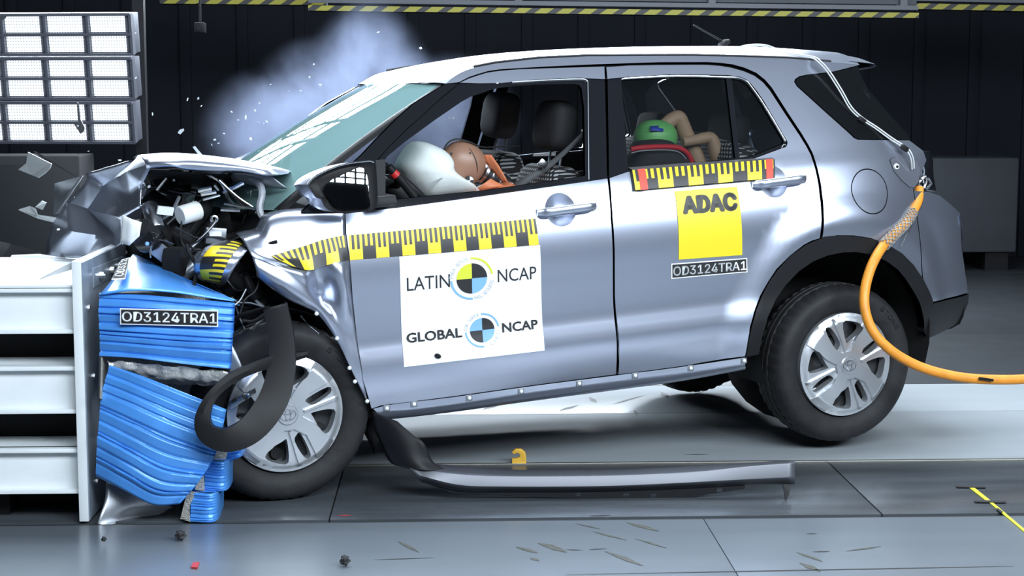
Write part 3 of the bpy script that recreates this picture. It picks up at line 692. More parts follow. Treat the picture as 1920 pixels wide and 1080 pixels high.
def qtext(s, q, u0, u1, v0, v1, off, m, parent, bold=0., label=None, plain=True):
    vs, fs = text2d(s, bold, 1., plain)
    return mesh('lettering', [surf(*qmap(q, u0+(u1-u0)*p.x, v1+(v0-v1)*p.y), -1, off) for p in vs], [f[::1] for f in fs], m, parent, False, label)
mat('sticker_white', (.88,.90,.91), .4); mat('sticker_yellow', (.80,.64,.02), .4); mat('sticker_black', (.018,.018,.02), .45)
mat('sticker_lime', (.66,.72,.05), .4); mat('sticker_blue', (.22,.45,.80), .4); mat('sticker_grey', (.55,.57,.60), .5); mat('sticker_red', (.75,.06,.03), .45)
mat('letter_grey', (.05,.05,.045), .5)
m, nt, b = nodes_mat('ruler_tape')
uv = nt.nodes.new('ShaderNodeUVMap'); uv.uv_map = 'UVMap'; sp = nt.nodes.new('ShaderNodeSeparateXYZ'); nt.links.new(uv.outputs[0], sp.inputs[0]); U, V_ = sp.outputs[0], sp.outputs[1]
tick = mathn(nt,'LESS_THAN', mathn(nt,'FRACT', mathn(nt,'ADD', mathn(nt,'MULTIPLY', U, 2.5), .5)), .5)
blk = mathn(nt,'GREATER_THAN', mathn(nt,'FRACT', mathn(nt,'MULTIPLY', U, .5)), .5)
top = mathn(nt,'GREATER_THAN', V_, mathn(nt,'ADD', .42, mathn(nt,'MULTIPLY', blk, .10)))
res = mathn(nt,'ADD', mathn(nt,'MULTIPLY', top, tick), mathn(nt,'MULTIPLY', mathn(nt,'SUBTRACT', 1., top), blk))
mx = nt.nodes.new('ShaderNodeMix'); mx.data_type = 'RGBA'; nt.links.new(res, mx.inputs[0]); mx.inputs[6].default_value = (.80,.60,.015,1); mx.inputs[7].default_value = (.02,.02,.02,1)
nt.links.new(mx.outputs[2], b.inputs['Base Color']); b.inputs['Roughness'].default_value = .4
RQ = [(0.278,0.972),(1.018,0.969),(1.02,0.868),(0.273,0.881)]
qpatch('ruler_tape', RQ, .002, 'ruler_tape', CAR, 60, 6, (0,14.8), 'yellow and black ruler tape along the front door')
BQ = [(0.461,0.876),(1.024,0.867),(1.018,0.458),(0.45,0.462)]
bd = qpatch('door_sticker', BQ, .0024, 'sticker_white', CAR, 30, 24, label='white door sticker with two round emblems')
AS = 264/206.
qtext('LATIN', BQ, .045, .345, .195, .315, .0042, 'sticker_black', bd, plain=False)
qtext('NCAP', BQ, .685, .965, .195, .315, .0042, 'sticker_black', bd, plain=False)
qtext('GLOBAL', BQ, .03, .42, .700, .790, .0042, 'sticker_black', bd, .03, plain=False)
qtext('NCAP', BQ, .705, .965, .700, .790, .0042, 'sticker_black', bd, .03, plain=False)
def emblem(cu, cv, r, cols, arc1, arc2, t1, t2):
    n = 10
    for k in range(4):
        a0 = 90*k; poly = [(cu,cv)]+[(cu+r*math.cos(R(a0+90*i/n)), cv-r*AS*math.sin(R(a0+90*i/n))) for i in range(n+1)]
        qpoly('emblem_quarter', poly, BQ, .0044, cols[k], bd, step=.03)
    for (a0, a1, c) in (arc1, arc2):
        poly = [(cu+1.40*r*math.cos(R(a0+(a1-a0)*i/16)), cv-1.40*r*AS*math.sin(R(a0+(a1-a0)*i/16))) for i in range(17)]
        poly += [(cu+1.27*r*math.cos(R(a1+(a0-a1)*i/16)), cv-1.27*r*AS*math.sin(R(a1+(a0-a1)*i/16))) for i in range(17)]
        qpoly('emblem_ring', poly, BQ, .0044, c, bd, step=.03)
    for (s_, a0, da, sz) in (t1, t2): ring_text(s_, cu, cv, r*1.335, a0, da, sz)
def ring_text(s_, cu, cv, r, a0, da, size):
    mb = MB()
    for k, ch in enumerate(s_):
        if ch == ' ': continue
        vs, fs = text2d(ch, .0, 1., False); a = R(a0+da*k); wd = size*(.25 if ch == 'I' else .6); sg = 1 if da < 0 else -1
        pts = []
        for p in vs:
            lx = (p.x-.5)*wd; ly = (p.y-.5)*size; rr = r+ly*sg
            # clockwise reading direction is the tangent (sin a, -cos a); counter-clockwise its opposite
            tx, ty = math.sin(a)*sg, -math.cos(a)*sg
            pts.append(surf(*qmap(BQ, cu+rr*math.cos(a)+lx*tx, cv-AS*(rr*math.sin(a)+lx*ty)), -1, .0044))
        mb.add(pts, fs)
    o = mb.build('ring_lettering', 'sticker_grey', bd); o['kind'] = 'stuff'
emblem(.50, .255, .109, ('sticker_black','sticker_lime','sticker_black','sticker_blue'), (8,92,'sticker_lime'), (182,272,'sticker_blue'), ('PARA AUTOS',172,-7.6,.030), ('MAS SEGUROS',280,6.8,.030))
emblem(.563, .745, .088, ('sticker_black','sticker_blue','sticker_black','sticker_blue'), (8,92,'sticker_blue'), (182,272,'sticker_blue'), ('FOR SAFER',172,-8.6,.026), ('CARS',300,14,.026))
MB().ball(surf(*(0.584,0.489),-1,.008),(.014,.006,.009),8,6,(0,.5,0)).build('debris_chip','void_black',CAR)
AQ = [(1.621,1.023),(1.9,1.019),(1.897,0.744),(1.612,0.753)]
ad = qpatch('club_sticker', AQ, .0024, 'sticker_yellow', CAR, 12, 12, label='plain yellow sticker reading ADAC on the rear door')
qtext('ADAC', AQ, .085, .965, .075, .345, .0044, 'letter_grey', ad, .055)
OQ = [(1.579,0.74),(1.919,0.73),(1.917,0.672),(1.578,0.679)]
od = qpatch('number_plate', OQ, .0024, 'sticker_white', CAR, 14, 4, label='black number strip reading OD3124TRA1 on the rear door')
qpatch('plate_field', OQ, .0036, 'sticker_black', od, 14, 4, box=(.012,.988,.07,.93))
qtext('OD3124TRA1', OQ, .022, .985, .20, .82, .0050, 'sticker_white', od, .012)
# ruler bar standing proud of the rear door
RB = [(1.449,1.119),(2.085,1.114),(2.067,1.04),(1.444,1.042)]
rb = qpatch('ruler_bar', RB, .022, 'ruler_tape', CAR, 40, 4, (.45,9.9), 'yellow and black ruler bar fixed to the rear door')
top_ = [[surf(*qmap(RB,u/20,0),-1,.022) for u in range(21)],[surf(*qmap(RB,u/20,-.12),-1,-.01) for u in range(21)]]
patch('bar_top', top_, 'sticker_black', rb, 1, 1)
patch('bar_end', [[surf(*qmap(RB,1,v/4),-1,.022) for v in range(5)],[surf(*qmap(RB,1.012,v/4),-1,-.004) for v in range(5)]], 'sticker_black', rb, 1, 1)
patch('bar_end', [[surf(*qmap(RB,0,v/4),-1,.022) for v in range(5)],[surf(*qmap(RB,-.005,v/4),-1,-.004) for v in range(5)]], 'sticker_black', rb, 1, 1)
qpatch('red_label', RB, .0235, 'sticker_red', rb, 2, 4, box=(.035,.088,-.02,1.02)); qpatch('red_label', RB, .0235, 'sticker_red', rb, 2, 4, box=(.935,.985,-.02,1.02))

# ------------------------------------------------------------------ door mirror, folded forward
mc = (0.257,-0.93,1.157)
def mir(l, y=-.93, tilt=.226): return [Vector((x, y+(z-mc[2])*tilt-(x-mc[0])*.14, z)) for x, _, z in l]
HO = mir([(0.119,-0.93,1.174),(0.138,-0.93,1.193),(0.16,-0.93,1.206),(0.197,-0.93,1.221),(0.239,-0.93,1.233),(0.279,-0.93,1.239),(0.317,-0.93,1.241),(0.351,-0.93,1.242),(0.366,-0.93,1.236),(0.372,-0.93,1.225),(0.364,-0.93,1.121),(0.358,-0.93,1.091),(0.344,-0.93,1.068),(0.33,-0.93,1.064),(0.29,-0.93,1.063),(0.24,-0.93,1.066),(0.201,-0.93,1.071),(0.184,-0.93,1.078),(0.169,-0.93,1.093),(0.16,-0.93,1.119),(0.141,-0.93,1.128)])
GL = mir([(0.172,-0.93,1.154),(0.181,-0.93,1.169),(0.21,-0.93,1.187),(0.263,-0.93,1.206),(0.295,-0.93,1.218),(0.311,-0.93,1.221),(0.323,-0.93,1.217),(0.33,-0.93,1.201),(0.332,-0.93,1.174),(0.33,-0.93,1.085),(0.321,-0.93,1.076),(0.295,-0.93,1.075),(0.228,-0.93,1.078),(0.21,-0.93,1.088),(0.198,-0.93,1.1),(0.178,-0.93,1.132)], -.942)
mr = bpy.data.objects.new('door_mirror', None); COL.objects.link(mr); mr.parent = CAR; mr['label'] = 'door mirror folded forward, glass facing out'
def shell(name, lo, d, m, parent, scale=.86, n=3):
    c = sum(lo, Vector())/len(lo); k = len(lo); V = []; F = []
    for i in range(n+1):
        t = i/n; s_ = 1-(1-scale)*t**2
        V += [c+(p-c)*s_+Vector(d)*math.sin(t*PI/2) for p in lo]
    for i in range(n):
        for j in range(k): F.append((i*k+j, i*k+(j+1)%k, (i+1)*k+(j+1)%k, (i+1)*k+j))
    F.append(tuple(range(n*k,(n+1)*k)))
    return mesh(name, V, F, m, parent, True, angle=50)
shell('mirror_housing', HO, (-.05,.11,0), PAINT, mr, .72)
V = HO+[p+(sum(GL,Vector())/len(GL)-p)*.16+Vector((0,.012,0)) for p in HO]; k = len(HO)
mesh('mirror_bezel', V, [(j,(j+1)%k,k+(j+1)%k,k+j) for j in range(k)]+[tuple(range(k,2*k))], 'black_trim', mr, True, angle=30)
gc = sum(GL,Vector())/len(GL); v, F, _ = fill([(p.x,p.z) for p in GL], (), .012)
def gy(x, z): return -.942+(z-mc[2])*.226-(x-mc[0])*.14+((x-gc.x)**2+(z-gc.z)**2)/(2*.9)
mesh('mirror_glass', [(p.x,gy(p.x,p.y)-.002,p.y) for p in v], F, 'mirror', mr, True, normals=[Vector((-.14+(p.x-gc.x)/.9,-1,.226+(p.y-gc.z)/.9)).normalized() for p in v])
MB().tube([p+Vector((0,-.002,.0)) for p in HO[:9]], .0032, 6).build('housing_edge','chrome_and_glint',mr,smooth=True)
MB().prism(mir([(0.361,-0.93,1.106),(0.45,-0.93,1.11),(0.452,-0.93,1.073),(0.36,-0.93,1.067)], -.86), (0,.1,0)).build('mirror_foot','black_trim',mr,bevel=.008)
panel('mirror_sail', [(0.428,1.232),(0.467,1.233),(0.436,1.08),(0.396,1.073)], 'black_plastic', mr, off=.006)

# ------------------------------------------------------------------ crumpled front: fender, hood, front panel
FT = [(-0.109,-0.783,0.994),(-0.075,-0.794,0.999),(-0.04,-0.803,1.007),(-0.008,-0.801,1.048),(0.047,-0.799,1.062),(0.126,-0.796,1.063),(0.204,-0.8,1.058),(0.275,-0.807,1.049)]
FI = [(x, y+.09, z+.012) for x,y,z in FT]
FB = [(-0.102,-0.819,0.973),(-0.069,-0.833,0.962),(-0.032,-0.838,0.959),(0.004,-0.837,0.969),(0.063,-0.833,0.977),(0.133,-0.829,0.984),(0.203,-0.827,0.988),(0.268,-0.828,0.976)]
FC = [(-0.094,-0.845,0.946),(-0.061,-0.85,0.928),(-0.022,-0.856,0.912),(0.025,-0.851,0.904),(0.084,-0.845,0.903),(0.147,-0.842,0.906),(0.204,-0.846,0.915),(0.269,-0.84,0.916)]
FD = [(-0.091,-0.858,0.934),(-0.051,-0.867,0.915),(-0.011,-0.872,0.896),(0.042,-0.876,0.872),(0.094,-0.873,0.847),(0.156,-0.83,0.818),(0.218,-0.875,0.853),(0.271,-0.845,0.857)]
FE = [(-0.089,-0.859,0.926),(-0.043,-0.868,0.903),(0.003,-0.877,0.877),(0.054,-0.878,0.84),(0.106,-0.863,0.795),(0.163,-0.807,0.754),(0.233,-0.87,0.772),(0.272,-0.842,0.746)]
FF = [(-0.084,-0.869,0.899),(-0.037,-0.882,0.864),(0.011,-0.887,0.828),(0.066,-0.881,0.784),(0.127,-0.866,0.742),(0.188,-0.846,0.688),(0.241,-0.839,0.642),(0.278,-0.836,0.617)]
FG = [(-0.08,-0.865,0.879),(-0.032,-0.875,0.834),(0.023,-0.876,0.79),(0.084,-0.87,0.748),(0.145,-0.859,0.704),(0.207,-0.843,0.61),(0.249,-0.844,0.534),(0.287,-0.848,0.47)]
FH = [(-0.076,-0.848,0.858),(-0.028,-0.855,0.811),(0.033,-0.855,0.761),(0.09,-0.851,0.728),(0.14,-0.846,0.693),(0.204,-0.837,0.592),(0.245,-0.847,0.483),(0.308,-0.828,0.335)]
fender = patch('front_fender', [FI,FT,FB,FC,FD,FE,FF,FG,FH], PAINT, CAR, 4, 4, thick=.002, label='crumpled silver front fender', angle=50)
patch('ruler_tape', [[Vector(p)+Vector((0,-.004,0)) for p in r] for r in ([(-0.019,-0.852,0.927),(0.049,-0.848,0.939),(0.109,-0.842,0.95),(0.17,-0.836,0.964),(0.221,-0.833,0.971),(0.268,-0.831,0.974)], [(0.006,-0.86,0.91),(0.061,-0.855,0.909),(0.116,-0.849,0.907),(0.173,-0.845,0.918),(0.226,-0.846,0.928),(0.266,-0.84,0.928)], [(0.049,-0.876,0.885),(0.081,-0.875,0.872),(0.119,-0.863,0.862),(0.172,-0.853,0.871),(0.225,-0.863,0.881),(0.269,-0.846,0.883)])], 'ruler_tape', fender, 5, 4, uvs=(-5.5,0,1,0), label='bent end of the ruler tape')
for px in [(0.033,-0.861,0.785),(0.132,-0.852,0.699),(0.204,-0.843,0.598),(0.241,-0.851,0.484),(0.258,-0.85,0.431),(0.304,-0.834,0.348)]:
    MB().ball(px,(.008,.006,.008),8,6).build('clip_stud','white_plastic',fender,smooth=True)
ROLL = [[(-0.184,-0.7,0.976),(-0.249,-0.8,0.968),(-0.293,-0.83,0.919),(-0.269,-0.76,0.86),(-0.201,-0.62,0.823)], [(-0.143,-0.72,0.982),(-0.216,-0.85,0.971),(-0.26,-0.88,0.925),(-0.251,-0.82,0.866),(-0.191,-0.64,0.82)], [(-0.1,-0.72,0.976),(-0.167,-0.87,0.964),(-0.211,-0.91,0.923),(-0.223,-0.86,0.862),(-0.172,-0.64,0.814)], [(-0.067,-0.72,0.946),(-0.117,-0.88,0.949),(-0.163,-0.92,0.911),(-0.188,-0.87,0.854),(-0.16,-0.66,0.815)]]
roll = patch('fender_roll', ROLL, PAINT, CAR, 4, 4, thick=.003, label='rolled-up front end of the fender')
g = patch_grid(ROLL, 8, 8); tp_ = []
for i in range(5, len(g)-5):
    r = []
    for j in range(1, len(g[0])-5):
        n = (g[i+1][j]-g[i-1][j]).cross(g[i][j+1]-g[i][j-1]).normalized()
        if n.y > 0: n = -n
        r.append(g[i][j]+n*.005)
    tp_.append(r)
patch('ruler_tape', tp_, 'ruler_tape', roll, 1, 1, uvs=(1,5.4,0,1), label='ruler tape wrapped round the rolled fender')
def crumple(name, verts, faces, m, parent, sub=3, amp=.006, label=None, thick=.003, seed=1, angle=44):
    from mathutils import noise
    bm = bmesh.new(); vs = [bm.verts.new(v) for v in verts]
    for f in faces: bm.faces.new([vs[i] for i in f])
    bmesh.ops.subdivide_edges(bm, edges=bm.edges, cuts=sub, use_grid_fill=True)
    for v in bm.verts: v.co += Vector(noise.noise_vector(v.co*7+Vector((seed,0,0))))*amp+Vector(noise.noise_vector(v.co*2.3+Vector((seed,3,0))))*amp*1.6
    me = bpy.data.meshes.new(name); bm.to_mesh(me); bm.free(); me.materials.append(MATS[m] if isinstance(m,str) else m)
    for p in me.polygons: p.use_smooth = True
    me.set_sharp_from_angle(angle=R(angle))
    o = bpy.data.objects.new(name, me); COL.objects.link(o); o.parent = parent
    if label: o['label'] = label
    if thick: md = o.modifiers.new('thickness','SOLIDIFY'); md.thickness = thick
    return o
K = 'a b c d e f g h i j k l m n p q r s t u v w y'.split()
VV = [(-0.389,-0.45,1.301),(-0.39,-0.33,1.281),(-0.53,0.12,1.225),(-0.473,0.06,1.172),(-0.529,0.1,1.2),(-0.61,0.22,1.099),(-0.631,0.25,1.06),(-0.666,0.3,1),(-0.689,0.31,0.944),(-0.695,0.31,0.877),(-0.584,0.08,0.891),(-0.508,-0.2,0.922),(-0.481,-0.4,0.967),(-0.473,-0.42,1.07),(-0.414,-0.58,1.191),(-0.426,-0.6,1.11),(-0.379,-0.62,1.274),(-0.539,0.1,1.083),(-0.477,-0.2,0.996),(-0.456,-0.5,1.242),(-0.441,-0.44,1.158),(-0.527,-0.12,0.992),(-0.618,0.05,1.008)]
ix = {k:i for i,k in enumerate(K)}
FS = 'cbd cde bau bud aru rpu upv duv dvn pqv vqn eds dns snt nmt esf fsy fyg gyh hyi iyj ykj ysw ywk stw tlw wlk tml'.split()
crumple('front_panel', VV, [tuple(ix[c] for c in f) for f in FS], PAINT, CAR, 4, .007, 'grey crumpled front panel folded down over the barrier')
crumple('bumper_fragment', [(-0.612,0.5,1.168),(-0.513,0.45,1.191),(-0.5,0.45,1.193),(-0.612,0.45,1.045),(-0.627,0.52,1.037)], [(0,1,2,3,4)], 'grey_metal', CAR, 2, .003)
hood = patch('hood', [[(-0.403,-0.66,1.262),(-0.324,-0.7,1.265),(-0.264,-0.7,1.249),(-0.174,-0.71,1.237),(-0.078,-0.71,1.229),(0.021,-0.7,1.205),(0.078,-0.66,1.201),(0.127,-0.6,1.2)],
   [(-0.407,-0.66,1.283),(-0.34,-0.69,1.283),(-0.262,-0.7,1.275),(-0.172,-0.71,1.261),(-0.076,-0.71,1.246),(0.025,-0.69,1.226),(0.084,-0.64,1.213),(0.136,-0.58,1.204)],
   [(-0.404,-0.6,1.298),(-0.346,-0.64,1.295),(-0.257,-0.66,1.288),(-0.163,-0.67,1.275),(-0.067,-0.67,1.257),(0.035,-0.65,1.233),(0.092,-0.61,1.22),(0.148,-0.55,1.203)],
   [(-0.389,-0.45,1.301),(-0.318,-0.45,1.298),(-0.229,-0.45,1.29),(-0.13,-0.45,1.274),(-0.031,-0.45,1.255),(0.07,-0.45,1.229),(0.121,-0.45,1.215),(0.177,-0.43,1.197)],
   [(-0.334,0,1.28),(-0.245,0,1.283),(-0.15,0,1.275),(-0.055,0,1.259),(0.052,0,1.237),(0.16,0,1.209),(0.214,0,1.194),(0.269,0,1.177)],
   [(-0.279,0.5,1.251),(-0.175,0.5,1.254),(-0.075,0.5,1.247),(0.016,0.5,1.228),(0.131,0.5,1.206),(0.247,0.5,1.181),(0.305,0.5,1.165),(0.363,0.5,1.148)]], PAINT, CAR, 4, 4, thick=.004, label='buckled silver hood arched up like a tent', angle=60)
crumple('hood_corner', [(0.145,0.5,1.21),(0.269,0.58,1.24),(0.378,0.62,1.256),(0.385,0.62,1.249),(0.303,0.55,1.203),(0.223,0.5,1.18)], [(0,1,5),(1,4,5),(1,2,3,4)], PAINT, hood, 3, .002)
crumple('hood_frame', [(-0.084,-0.5,1.221),(-0.011,-0.58,1.212),(0.059,-0.63,1.197),(0.113,-0.64,1.146),(0.076,-0.62,1.152),(-0.008,-0.55,1.167),(-0.057,-0.5,1.184)], [(0,1,6),(1,5,6),(1,2,4,5),(2,3,4)], 'grey_metal', hood, 3, .004)
crumple('hood_liner', [(-0.395,-0.6,1.251),(-0.255,-0.62,1.237),(-0.085,-0.55,1.213),(0.063,0.1,1.116),(-0.115,0.2,1.14),(-0.273,0.1,1.147)], [(0,1,4,5),(1,2,3,4)], 'void_black', hood, 3, .01)
tube = lambda name, pts, r, m, par=CAR, n=5, lab=None: MB().tube(smooth(pts, n), r, 8).build(name, m, par, smooth=True, label=lab)
mat('hose_grey', (.34,.36,.39), .35)
tube('hinge_arm', [(-0.035,-0.52,1.208),(-0.001,-0.56,1.189),(0.018,-0.6,1.159),(0.015,-0.62,1.125),(0.002,-0.63,1.091),(0.002,-0.64,1.06),(0.02,-0.65,1.039),(0.046,-0.66,1.039),(0.071,-0.66,1.049)], .0135, 'hose_grey', lab='grey curved hood hinge arm')
panel('front_fender', [(.27,1.04),(-.1,1.05),(-.42,.98),(-.5,.75),(-.52,.52),(-.42,.45),(-.36,.62),(-.22,.74),(0,.79),(.2,.70),(.28,.5),(.30,.34),(.31,.36),(.28,.7)], PAINT, CAR, 1, step=.05)
# cowl and lower windshield edge
crumple('cowl', [(0.046,-0.55,1.086),(0.122,-0.62,1.096),(0.212,-0.7,1.065),(0.293,-0.76,1.048),(0.111,-0.78,1.061),(0.036,-0.76,1.059),(-0.008,-0.6,1.058)], [(0,1,6),(1,5,6),(1,2,4,5),(2,3,4)], 'black_trim', CAR, 3, .004)
tube('wiper_arm', [(0.017,-0.5,1.085),(0.064,-0.6,1.072),(0.119,-0.68,1.056)], .006, 'bright_metal'); tube('wiper_arm', [(-0.069,-0.3,1.083),(-0.005,-0.5,1.073),(0.059,-0.66,1.058),(0.13,-0.7,1.06)], .006, 'grey_metal')
# engine bay
ENG = bpy.data.objects.new('engine_bay', None); COL.objects.link(ENG); ENG.parent = CAR; ENG['label'] = 'dark wrecked engine bay full of torn parts'
rg = random.Random(11)
MB().bx(-.42,.16,-.45,.6,.45,.98).build('engine_block','void_black',ENG,bevel=.03)
crumple('inner_fender', [(-0.063,-0.45,0.975),(0.023,-0.55,1.046),(0.073,-0.6,1.055),(0.024,-0.62,1),(-0.085,-0.65,0.973),(-0.217,-0.6,0.942),(-0.358,-0.5,0.926),(-0.272,0.1,1.038),(-0.03,0.1,1.062)], [(0,1,2,3),(0,3,4,5),(0,5,6,7,8),(0,8,1)], 'steel_dark', ENG, 3, .02)
crumple('inner_fender', [(-0.222,0.55,1.166),(-0.087,0.6,1.172),(0.169,0.6,1.133),(0.227,0.6,0.962),(0.035,0.5,0.892),(-0.252,0.5,0.918)], [(0,1,2,3,4,5)], 'void_black', ENG, 4, .03)
EC = ['steel_dark','void_black','black_trim','grey_metal','steel_dark','black_trim','void_black']
boxes = [(-0.35,-0.5,1.025),(-0.293,-0.5,1),(-0.283,-0.3,1.066),(-0.267,-0.55,0.942),(-0.157,-0.5,0.947),(-0.275,-0.1,1.126),(-0.091,-0.4,1.015),(-0.129,-0.2,1.088),(-0.172,0,1.144),(-0.004,-0.2,1.056),(-0.372,-0.6,0.956),(-0.321,-0.62,0.914),(-0.264,-0.62,0.889),(-0.163,-0.6,0.877),(-0.114,-0.62,0.794),(-0.073,-0.6,0.747),(-0.121,-0.55,0.767),(-0.058,-0.6,0.685),(-0.388,-0.6,0.997),(-0.222,-0.4,1.027),(-0.174,-0.45,0.985),(-0.108,-0.7,0.822),(-0.025,-0.66,0.749),(-0.158,-0.6,0.816),(-0.125,-0.7,0.863),(-0.266,-0.2,1.183),(-0.083,-0.2,1.137),(-0.009,-0.35,1.004),(-0.075,-0.72,0.801),(0.009,-0.68,0.728)]
for c in boxes:
    k = rg.random(); sz = .025+.05*rg.random(); m_ = EC[rg.randrange(len(EC))]
    if k < .5: MB().box(c,(sz*1.6,sz,sz*(.6+rg.random())),(rg.random()*3,rg.random()*3,rg.random()*3)).build('engine_fragment',m_,ENG,bevel=sz*.12)
    else:
        d = Vector((rg.uniform(-1,1),rg.uniform(-.5,.5),rg.uniform(-1,1))).normalized()*sz*1.5; c = Vector(c)
        MB().tube([c-d,c-d*.9,c+d*.9,c+d],[sz*.5,sz*.6,sz*.6,sz*.5],12).build('engine_fragment',m_,ENG,smooth=True)
for k in range(34):
    x = rg.uniform(262,470); y = rg.uniform(330,520)
    if x > 390 and y < 400: y += 60
    c = Vector(rg.choice(boxes))+Vector((rg.uniform(-.08,.08),-.06-rg.random()*.08,rg.uniform(-.08,.08))); pts = [c]
    d = Vector((rg.uniform(-1,1),rg.uniform(-.4,.4),rg.uniform(-1,1))).normalized()
    for j in range(4): d = (d+Vector((rg.uniform(-.6,.6),rg.uniform(-.3,.3),rg.uniform(-.6,.6)))).normalized(); pts.append(pts[-1]+d*rg.uniform(.03,.06))
    MB().tube(smooth(pts,3),rg.choice((.003,.004,.007)),6).build('torn_wire',rg.choice(['black_trim','black_trim','grey_metal','bright_metal','steel_dark']),ENG,smooth=True)
def cyl(name, a, b_, r, m_, lab=None, n=20): return MB().tube([a,Vector(a).lerp(Vector(b_),.04),Vector(a).lerp(Vector(b_),.96),b_],[r*.93,r,r,r*.93],n).build(name,m_,ENG,smooth=True,label=lab)
cyl('fluid_reservoir', *[(-0.286,-0.58,1.075),(-0.211,-0.55,1.088)], .036, 'white_plastic', 'white fluid reservoir')
cyl('pulley', *[(-0.435,-0.66,1.002),(-0.381,-0.58,0.999)], .042, 'glossy_black', 'round black pulley')
MB().lathe([(0,-.006),(.006,-.006),(.008,0)],14,(-0.428,-0.68,0.994)).build('pulley_hub','sticker_blue',ENG,smooth=True)
crumple('headlamp_fragment', [(-0.494,-0.62,1.09),(-0.467,-0.66,1.079),(-0.434,-0.66,1.064),(-0.448,-0.68,1.019),(-0.484,-0.66,0.988),(-0.508,-0.62,0.994)], [(0,1,4,5),(1,2,3,4)], 'white_plastic', ENG, 3, .008, 'white torn headlamp fragment')
cyl('intake_pipe', *[(-0.389,-0.55,1.121),(-0.38,-0.62,1.037)], .03, 'steel', None)
MB().box((-0.344,-0.62,1.102),(.06,.01,.03),(.3,.2,.2)).build('white_tag','white_plastic',ENG)
MB().box((-0.169,-0.62,0.994),(.075,.03,.06),(0,.15,0)).build('battery_box','grey_metal',ENG,bevel=.004)
MB().box((-0.173,-0.645,1.004),(.045,.004,.018),(0,.1,0)).build('battery_label','white_plastic',ENG)
tube('spanner_rod', [(-0.277,-0.68,0.958),(-0.227,-0.68,1),(-0.189,-0.68,1.036),(-0.169,-0.68,1.06),(-0.178,-0.68,1.072),(-0.19,-0.68,1.065),(-0.188,-0.68,1.051)], .0055, 'bright_metal', ENG, 3, 'bright metal rod with a hooked end')
MB().prism([(-0.15,-0.66,1.201),(-0.138,-0.66,1.202),(-0.086,-0.66,1.137),(-0.022,-0.66,1.091),(-0.073,-0.66,1.099)], (.0,.02,0)).build('support_strut','black_trim',ENG,label='black triangular strut')
tube('strut_edge', [(-0.149,-0.675,1.2),(-0.089,-0.675,1.137),(-0.034,-0.675,1.093)], .003, 'bright_metal', ENG)
for a, b_ in (((-0.216,-0.6,1.162),(-0.166,-0.6,1.168)),((-0.207,-0.6,1.148),(-0.15,-0.6,1.153)),((-0.154,-0.6,1.179),(-0.14,-0.6,1.158)),((-0.365,-0.6,1.177),(-0.326,-0.6,1.218)),((-0.201,-0.6,1.128),(-0.137,-0.6,1.14)),((-0.092,-0.58,1.155),(-0.042,-0.58,1.177)),((-0.121,-0.58,1.146),(-0.087,-0.58,1.163)),((-0.114,-0.55,1.104),(-0.006,-0.58,1.076)),((-0.128,-0.55,1.083),(-0.058,-0.56,1.074))):
    MB().tube([a,b_],.008 if rg.random()<.4 else .005,6).build('metal_splinter','bright_metal',ENG)
# torn edge of the wheel house and suspension behind the arch
crumple('wheel_house', [(-0.131,-0.62,0.826),(-0.052,-0.72,0.838),(0.056,-0.74,0.749),(0.172,-0.74,0.673),(0.246,-0.74,0.568),(0.314,-0.72,0.393),(0.342,-0.7,0.283),(0.411,-0.45,0.229),(0.335,-0.45,0.687),(-0.093,-0.45,0.855)], [(0,1,9),(1,2,8,9),(2,3,4,8),(4,5,7,8),(5,6,7)], 'void_black', CAR, 3, .006)
crumple('arch_liner', [(-0.184,-0.7,0.667),(-0.126,-0.74,0.71),(-0.03,-0.76,0.729),(0.054,-0.78,0.719),(0.172,-0.74,0.665),(0.097,-0.72,0.683),(-0.019,-0.7,0.689),(-0.138,-0.68,0.652)], [(0,1,7),(1,2,6,7),(2,3,5,6),(3,4,5)], 'black_trim', CAR, 3, .006)
crumple('inner_sill_bracket', [(0.342,-0.7,0.283),(0.385,-0.7,0.236),(0.362,-0.66,0.106),(0.319,-0.66,0.216)], [(0,1,2,3)], 'black_trim', CAR, 2, .006)

# ------------------------------------------------------------------ cabin
def sup(c, size, rot=(0,0,0), e=.45, nu=24, nv=14):
    v = []; f = []; pw = lambda a: math.copysign(abs(a)**e, a); M = Matrix.Rotation(rot[2],3,'Z')@Matrix.Rotation(rot[1],3,'Y')@Matrix.Rotation(rot[0],3,'X')
    for j in range(nv+1):
        t = -PI/2+PI*j/nv
        for i in range(nu):
            a = 2*PI*i/nu; v.append(M@Vector((size[0]/2*pw(math.cos(t))*pw(math.cos(a)),size[1]/2*pw(math.cos(t))*pw(math.sin(a)),size[2]/2*pw(math.sin(t))))+Vector(c))
    for j in range(nv):
        for i in range(nu): f.append((j*nu+i,j*nu+(i+1)%nu,(j+1)*nu+(i+1)%nu,(j+1)*nu+i))
    return MB().add(v,f)
def inflate(lo, th, p=.6, n=8):
    c = sum((Vector(q) for q in lo), Vector())/len(lo); k = len(lo); V = []; F = []
    for i in range(n+1):
        t = -1+2*i/n; s_ = max(.02,(1-t*t))**(p/2*1.0); V += [c+(Vector(q)-c)*s_+Vector((0,t*th,0)) for q in lo]
    for i in range(n):
        for j in range(k): F.append((i*k+j,i*k+(j+1)%k,(i+1)*k+(j+1)%k,(i+1)*k+j))
    F += [tuple(range(k))[::-1], tuple(range(n*k,(n+1)*k))]
    return MB().add(V,F)
m, nt, b = nodes_mat('seat_dots')
tc = nt.nodes.new('ShaderNodeTexCoord'); sp = nt.nodes.new('ShaderNodeSeparateXYZ'); nt.links.new(tc.outputs['Object'], sp.inputs[0])
